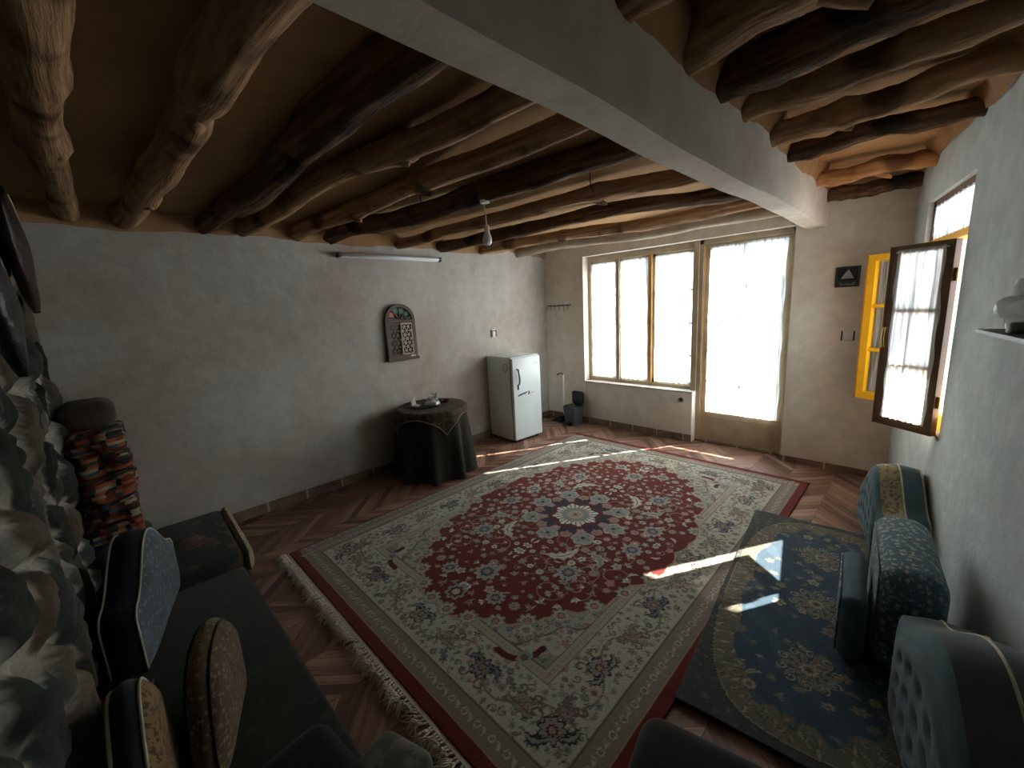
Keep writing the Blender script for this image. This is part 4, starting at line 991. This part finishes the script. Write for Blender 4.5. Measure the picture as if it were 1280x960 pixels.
# smaller square overcloth with gold edge, corners hanging
S = .66; g = 44; rot = .55; vs = []; fs = []
def drape(a, b):
    x_, y_ = a*math.cos(rot)-b*math.sin(rot), a*math.sin(rot)+b*math.cos(rot); r = math.hypot(x_, y_); lim = TR+.012
    if r <= lim: return (x_, y_, THh+.006)
    ex = r-lim; th = math.atan2(y_, x_); rr_ = lim+.012+ex*.10+.016*math.sin(th*9+1.4)*min(1, ex*8)
    return (max(rr_*math.cos(th), XL+.02-TX), rr_*math.sin(th), THh+.006-ex*.96)
for j in range(g+1):
    for i in range(g+1): vs.append(drape((i/g-.5)*S*1.28, (j/g-.5)*S*1.28))
for j in range(g):
    for i in range(g): a = j*(g+1)+i; fs.append((a, a+1, a+g+2, a+g+1))
o = MB().add(vs, fs).build('overcloth', M['cloth_over'], smooth='all'); o.location = (TX, TY, .003); tag(o, 'square brocade overcloth with gold edging laid over the draped round table', 'cloth')
edge = []
for k in range(g): edge.append(drape((k/g-.5)*S*1.28, -.5*S*1.28))
for k in range(g): edge.append(drape(.5*S*1.28, (k/g-.5)*S*1.28))
for k in range(g): edge.append(drape((.5-k/g)*S*1.28, .5*S*1.28))
for k in range(g): edge.append(drape(-.5*S*1.28, (.5-k/g)*S*1.28))
MB().tube(edge, .004, 6, closed=True).build('gold_edging', M['gold_thread'], o)
def disc(name, label, cat, x_, y_, z_, prof, mat, n=32, **k):
    o = MB().lathe(prof, n=n).build(name, mat, smooth=True); o.location = (x_, y_, z_); tag(o, label, cat); return o
ZT_ = THh+.012
disc('tray', 'dark shallow round tray on top of the draped table', 'tray', TX-.04, TY-.02, ZT_, [(.0, 0), (.17, 0), (.19, .012), (.192, .012), (.172, .004), (0, .004)], M['black'], 40)
bx = empty('tissue_packet', (TX+.02, TY+.0, ZT_+.005), .5, 'crumpled white tissues in a packet on the round table', 'tissues')
MB().rbox((-.07, -.045, 0), (.07, .045, .035), .012, 3).build('packet', M['white_plastic'], bx, smooth='all')
rs = np.random.RandomState(9); vs = []; fs = []
for k in range(9):
    for j in range(16):
        a = 2*PI*j/16; r = (.010+.045*k/8)*(1+.35*math.sin(a*4+k)+rs.uniform(-.1, .1)); vs.append((r*math.cos(a)+.02*math.sin(k), r*.8*math.sin(a), .03+.055*k/8+.012*math.sin(a*3+k)))
for k in range(8):
    for j in range(16): fs.append((k*16+j, k*16+(j+1) % 16, (k+1)*16+(j+1) % 16, (k+1)*16+j))
MB().add(vs, fs).build('tissue', M['paper'], bx, smooth='all')
sh = MB(); vs = [(-.06, 0, 0), (-.02, .03, 0), (.03, .02, .005), (-.05, -.01, .09), (-.035, .015, .10), (-.075, .0, .12)]
o = MB().add([(-.05, -.03, 0), (.05, -.02, 0), (.03, .03, .004), (-.06, .03, .004), (-.10, -.01, .075), (-.085, .025, .085), (-.05, -.028, .003), (.05, -.018, .003), (.03, .032, .007), (-.06, .032, .007), (-.103, -.012, .078), (-.088, .027, .088)],
    [(0, 1, 2, 3), (0, 3, 5, 4), (6, 9, 8, 7), (6, 10, 11, 9), (0, 6, 7, 1), (1, 7, 8, 2), (2, 8, 9, 3), (3, 9, 11, 5), (5, 11, 10, 4), (4, 10, 6, 0)]).build('folded_napkin', M['paper'], smooth=False)
o.location = (TX-.08, TY-.12, ZT_+.006); tag(o, 'white folded paper standing up at the left of the tray', 'napkin')
vz = empty('small_vase', (TX-.06, TY+.10, ZT_+.004), 0, 'little green glazed figure-like vase behind the tissues', 'vase')
MB().lathe([(.02, 0), (.032, .012), (.03, .03), (.013, .048), (.010, .06), (.017, .068)], n=18).build('body', M['green'], vz, smooth='all')
for k in range(3): MB().tube([(0, 0, .06), (.012*math.cos(k*2), .012*math.sin(k*2), .09), (.04*math.cos(k*2), .04*math.sin(k*2), .10)], [.004, .006, .002], 6).build('sprig', M['olive'] if 'olive' in M else M['green'], vz)
disc('candy_bowl', 'small brown bowl at the right of the round table top', 'bowl', TX+.02, TY+.17, ZT_+.0, [(.02, 0), (.035, .006), (.045, .028), (.043, .028), (.032, .010), (0, .008)], M['carved'], 24)

# ------------------------------------------------------------------ arched lattice ornament on the left wall
AY, AZ, AW, AH = 2.285, 1.19, .35, .40
orn = empty('arched_wall_ornament', (XL+.014, AY, AZ), 0, 'carved wooden arched lattice window ornament on the left wall', 'wall ornament')
def arc(r, n, z0): return [(r*math.cos(a), z0+r*1.02*math.sin(a)) for a in np.linspace(0, PI, n)]
hw = AW/2; zc = AH
fo = [(hw, 0)]+arc(hw, 26, zc)+[(-hw, 0)]; fi = [(hw-.034, .034)]+arc(hw-.034, 26, zc)+[(-hw+.034, .034)]
vs = [(.0, y, z) for y, z in fo]+[(.0, y, z) for y, z in fi]+[(.035, y, z) for y, z in fo]+[(.035, y, z) for y, z in fi]; n_ = len(fo); fs = []
for i in range(n_):
    j = (i+1) % n_; fs += [(i, j, n_+j, n_+i), (2*n_+i, 3*n_+i, 3*n_+j, 2*n_+j), (i, 2*n_+i, 2*n_+j, j), (n_+i, n_+j, 3*n_+j, 3*n_+i)]
MB().add(vs, fs).build('arched_frame', M['carved'], orn)
MB().prism([(y, z) for y, z in fi], 0, .006, lambda u, d, w: (d, u, w)).build('backing_mirror', M['mirror'], orn)
MB().rbox((.004, -hw+.02, zc-.016), (.04, hw-.02, zc+.012), .003, 2).build('crossbar', M['carved'], orn)
MB().rbox((.0, -hw-.012, -.02), (.045, hw+.012, .012), .004, 2).build('base_ledge', M['carved'], orn)
def lattice(y0, y1, z0, z1, x_, mat, ang=(0, PI/3, 2*PI/3), st=.042):
    m = MB(); fw_ = .012
    for a, b in (((y0, z0), (y1, z0)), ((y1, z0), (y1, z1)), ((y1, z1), (y0, z1)), ((y0, z1), (y0, z0))): m.tube([(x_, a[0], a[1]), (x_, b[0], b[1])], .009, 4)
    for an in ang:
        c_, s_ = math.cos(an), math.sin(an)
        for k in range(-12, 13):
            px_, pz_ = (y0+y1)/2-s_*k*st, (z0+z1)/2+c_*k*st; ts = [-1, 1]; lo, hi = -9., 9.
            for (p, dq, l0, l1) in ((px_, c_, y0, y1), (pz_, s_, z0, z1)):
                if abs(dq) < 1e-6:
                    if not l0 < p < l1: lo, hi = 1, -1
                else: a, b = sorted(((l0-p)/dq, (l1-p)/dq)); lo, hi = max(lo, a), min(hi, b)
            if hi > lo: m.tube([(x_, px_+c_*lo, pz_+s_*lo), (x_, px_+c_*hi, pz_+s_*hi)], .0045, 4)
    return m
lattice(-hw+.045, -.004, .045, zc-.028, .022, 0).build('lattice_leaf', M['carved'], orn)['label'] = 'dark left lattice leaf'
lattice(.004, hw-.045, .045, zc-.028, .026, 0).build('lattice_leaf', M['carved_light'], orn)['label'] = 'pale right lattice leaf'
for k in range(5):
    a = PI*(k+.5)/5; 
    MB().tube([(.02, .02*math.cos(a), zc+.02), (.02, (hw-.03)*math.cos(a), zc+(hw-.03)*math.sin(a))], .006, 5).build('fan_rib', M['carved'], orn)
for k, mt in ((1, 'turquoise'), (2, 'turquoise'), (3, 'terracotta'), (0, 'turquoise'), (4, 'turquoise')):
    a = PI*(k+1)/6 if k else PI/8
    a = PI*(k+.5)/5+PI/10 if k < 4 else PI/12
    MB().prism([(.115*math.cos(a)+.03*math.cos(q), zc+.110*math.sin(a)+.03*math.sin(q)) for q in np.linspace(0, 2*PI, 15)[:-1]], .008, .016, lambda u, d, w: (d, u, w)).build('coloured_inlay', M[mt], orn)
for ky in (-1, 1): MB().lathe([(0, 0), (.008, .002), (.006, .008), (0, .010)], n=10).build('knob', M['brass'], orn).matrix_local = Matrix.Translation((.034, ky*.02, .2)) @ Matrix.Rotation(PI/2, 4, 'Y')
MB().box((.036, .09, .004), (.0375, .145, .03)).build('paper_label', M['label'], orn)

# ------------------------------------------------------------------ small wall fittings
def plate(name, label, cat, loc, frame, w, h, parts):
    pass
sw = empty('light_switch', (XL+.012, 3.64, 1.30), 0, 'dark-sided double light switch on the left wall above the refrigerator', 'light switch')
MB().rbox((0, -.045, 0), (.010, .045, .10), .003, 2).build('plate', M['white_plastic'], sw, smooth=True)
for q in (-1, 1): MB().rbox((.006, q*.034-.008, .004), (.014, q*.034+.008, .096), .002, 2).build('side_strip', M['black'], sw)
for q in (-1, 1): MB().rbox((.008, q*.011-.009, .028), (.016, q*.011+.009, .072), .002, 2).build('rocker', M['white_plastic'], sw)
MB().rbox((.008, -.02, .076), (.0125, .02, .088), .001, 1).build('label_strip', M['iron'], sw)
s2 = empty('light_switch', (-.485, YF-.042, 1.225), 0, 'white light switch with dark side strips on the wall between door and window', 'light switch')
MB().rbox((-.042, -.010, 0), (.042, 0, .085), .003, 2).build('plate', M['white_plastic'], s2, smooth=True)
for q in (-1, 1): MB().rbox((q*.042-.005, -.014, .0), (q*.042+.005, -.004, .085), .002, 2).build('side_strip', M['black'], s2)
MB().rbox((-.022, -.016, .02), (.022, -.008, .066), .002, 2).build('rocker', M['white_plastic'], s2)
so_ = empty('wall_socket', (-1.965, YF-.001, .455), 0, 'white power socket low on the wall below the three-light window', 'socket')
MB().rbox((-.042, -.010, 0), (.042, 0, .085), .003, 2).build('plate', M['white_plastic'], so_, smooth=True)
MB().lathe([(.026, 0), (.024, .004), (.020, .004), (.020, .001), (0, .001)], n=24).build('socket_well', M['grey_plastic'], so_).matrix_local = Matrix.Translation((0, -.010, .043)) @ Matrix.Rotation(PI/2, 4, 'X')
# plaque with a pale peak and lettering
pq = empty('prayer_direction_sign', (-.525, YF-.042, 1.69), 0, 'dark slate plaque with pale pointed emblem above the switch', 'sign')
MB().rbox((-.085, -.012, 0), (.085, 0, .175), .006, 3).build('board', M['plaque'], pq, smooth=True)
MB().rbox((-.07, -.015, .058), (.07, -.010, .162), .004, 2).build('panel', M['black'], pq)
MB().prism([(-.045, .072), (.045, .072), (.006, .148), (-.012, .128)], -.0185, -.014, lambda u, d, w: (u, d, w)).build('emblem', M['sil'], pq)
m = MB()
for k in range(9):
    z_ = .026+.008*math.sin(k*1.9); m.tube([(.055-k*.0125, -.0135, z_), (.047-k*.0125, -.0135, z_+.010*math.cos(k*2.3))], .0028, 5)
m.tube([(-.05, -.0135, .020), (.05, -.0135, .021)], .0022, 5); m.build('lettering', M['sil'], pq)
# hook rack
hk = empty('coat_hook_rack', (-3.75, YF-.001, 1.62), 0, 'slim metal rail of six coat hooks left of the window', 'hook rack')
MB().rbox((-.215, -.012, .03), (.215, 0, .048), .003, 2).build('rail', M['rubber'], hk)
for k in range(6):
    x_ = -.19+k*.076
    MB().tube([(x_, -.010, .04), (x_, -.035, .022), (x_, -.05, .0), (x_, -.040, -.018), (x_, -.022, -.012)], [.006, .006, .005, .005, .004], 8).build('hook', M['chrome'], hk, smooth='all')
# tube light
tl = empty('tube_light', (XL+.014, 2.28, 2.215), 0, 'unlit white tube light mounted along the top of the left wall', 'lamp')
MB().rbox((0, -.57, 0), (.035, .57, .045), .006, 2).build('housing', M['white_plastic'], tl, smooth=True)
MB().tube([(.05, -.55, .022), (.05, .55, .022)], .014, 14).build('tube', M['tube'], tl, smooth='all')
for q in (-1, 1): MB().rbox((.0, q*.57-.012, -.002), (.068, q*.57+.012, .047), .004, 2).build('end_cap', M['grey_plastic'], tl)
# hanging bulb
BX, BY = -2.2, 2.00
hb = empty('hanging_bulb', (BX, BY, 2.425), 0, 'bare white light bulb hanging by a cord from a ceiling log', 'lamp')
MB().lathe([(.0, -.035), (.042, -.035), (.046, -.025), (.046, -.012), (.032, .0), (0, .0)], n=24).build('ceiling_rose', M['green'], hb, smooth='all')
MB().lathe([(.030, -.052), (.034, -.04), (.034, -.034)], n=24).build('rose_cap', M['white_plastic'], hb)
MB().tube([(-.03, 0, .045), (-.012, 0, -.06), (.0, 0, -.14), (0.004, 0, -.20)], .004, 6).build('cord', M['white_plastic'], hb)
MB().lathe([(.012, -.195), (.016, -.20), (.019, -.24), (.017, -.245)], (.004, 0, 0), 20).build('lamp_holder', M['white_plastic'], hb, smooth=True)
MB().lathe([(.017, -.243), (.026, -.262), (.031, -.285), (.029, -.308), (.017, -.326), (.0, -.330)], (.004, 0, 0), 24, False, False).build('bulb', M['tube'], hb, smooth='all')
# nails with cord scraps below the logs
for (x_, y_, z_) in ((-2.35, 1.585, 2.335), (-1.50, 2.22, 2.335)):
    o = MB().tube([(0, 0, .10), (0, .004, .02), (.012, .01, -.012), (.026, .012, 0)], .003, 6).build('ceiling_hook', M['iron']); o.location = (x_, y_, z_)
    tag(o, 'small bent iron hook under the ceiling log ' + ('above the wall ornament' if x_ < -2 else 'close to the white beam'), 'hook')

# ------------------------------------------------------------------ pedal bin, long-handled dustpan
BXc, BYc = -3.40, 4.53
bn = empty('pedal_bin', (BXc, BYc, 0), math.radians(-8), 'grey plastic pedal bin with its lid up below the window', 'bin')
def tbox(m, w0, d0, w1, d1, z0, z1):
    m.add([(-w0, -d0, z0), (w0, -d0, z0), (w0, d0, z0), (-w0, d0, z0), (-w1, -d1, z1), (w1, -d1, z1), (w1, d1, z1), (-w1, d1, z1)], [(0, 3, 2, 1), (0, 1, 5, 4), (1, 2, 6, 5), (2, 3, 7, 6), (3, 0, 4, 7), (4, 5, 6, 7)]); return m
tbox(MB(), .085, .075, .105, .095, 0, .25).build('bucket', M['grey_plastic'], bn)
m = MB()
for q in np.linspace(0, 2*PI, 25)[:-1]: pass
rim = [(.112*max(-1, min(1, 1.25*math.cos(a))), .102*max(-1, min(1, 1.25*math.sin(a))), .26) for a in np.linspace(0, 2*PI, 33)[:-1]]
m.tube(rim, .012, 8, closed=True).build('rim', M['dark_plastic'], bn, smooth='all')
rs = np.random.RandomState(6); vs = [(0, 0, .27)]; fs = []
for j in range(24): a = 2*PI*j/24; vs.append((.10*math.cos(a), .092*math.sin(a), .262+rs.uniform(-.01, .02)))
for j in range(24): fs.append((0, 1+j, 1+(j+1) % 24))
MB().add(vs, fs).build('bin_liner', M['black'], bn)
MB().rbox((-.105, .098, .275), (.085, .118, .46), .03, 4).build('lid', M['dark_plastic'], bn, smooth='all')
MB().rbox((-.03, -.115, .005), (.03, -.075, .05), .006, 2).build('pedal', M['black'], bn)
ds = empty('long_handled_dustpan', (-3.66, 4.58, 0), 0, 'dustpan with tall white handle between refrigerator and bin', 'dustpan')
MB().tube([(.045, 0, .035), (.06, -.0, .69)], .009, 10).build('handle_pole', M['white_plastic'], ds, smooth='all')
MB().tube([(.06, 0, .69), (.045, -.01, .715), (-.01, -.03, .70), (-.03, -.03, .675)], [.010, .011, .011, .008], 8).build('hand_grip', M['grey_plastic'], ds, smooth='all')
m = MB().add([(-.14, -.09, .0), (.07, -.09, .0), (.07, .06, .0), (-.14, .06, .0), (-.10, -.07, .02), (.06, -.08, .10), (.06, .05, .10), (-.10, .05, .02)], [(0, 3, 2, 1), (4, 5, 6, 7), (0, 1, 5, 4), (1, 2, 6, 5), (2, 3, 7, 6), (3, 0, 4, 7)])
m.build('pan', M['dark_plastic'], ds)

# ------------------------------------------------------------------ shelf with oil lamp on the right wall
shf = MB().box((2.38, -.155, 1.487), (3.2, .0, 1.50), RW); o = shf.build('wall_shelf', M['iron']); tag(o, 'narrow black wall shelf holding a glass oil lamp', 'shelf')
for s_ in (2.75, 3.1): MB().tube([W(s_, -.10, 1.487), W(s_, -.01, 1.42)], .006, 6).build('bracket', M['iron'], o)
lp = W(2.575, -.078, 1.50); ol = empty('oil_lamp', lp, 0, 'clear glass oil lamp with domed chimney on the black shelf', 'oil lamp')
MB().lathe([(.0, 0), (.052, 0), (.054, .006), (.048, .03), (.044, .034), (0, .034)], n=28).build('base', M['iron'], ol, smooth=True)
MB().lathe([(.018, .034), (.020, .05), (.012, .055)], n=18).build('burner', M['iron'], ol)
out = [(.058, .014), (.062, .045), (.078, .052), (.090, .075), (.088, .098), (.070, .115), (.052, .122), (.050, .175)]
inn = [(r-.003, z) for r, z in out][::-1]
MB().lathe(out, n=36, capb=False, capt=False).build('glass_chimney', M['lamp_glass'], ol, smooth='all')
print('objects done')
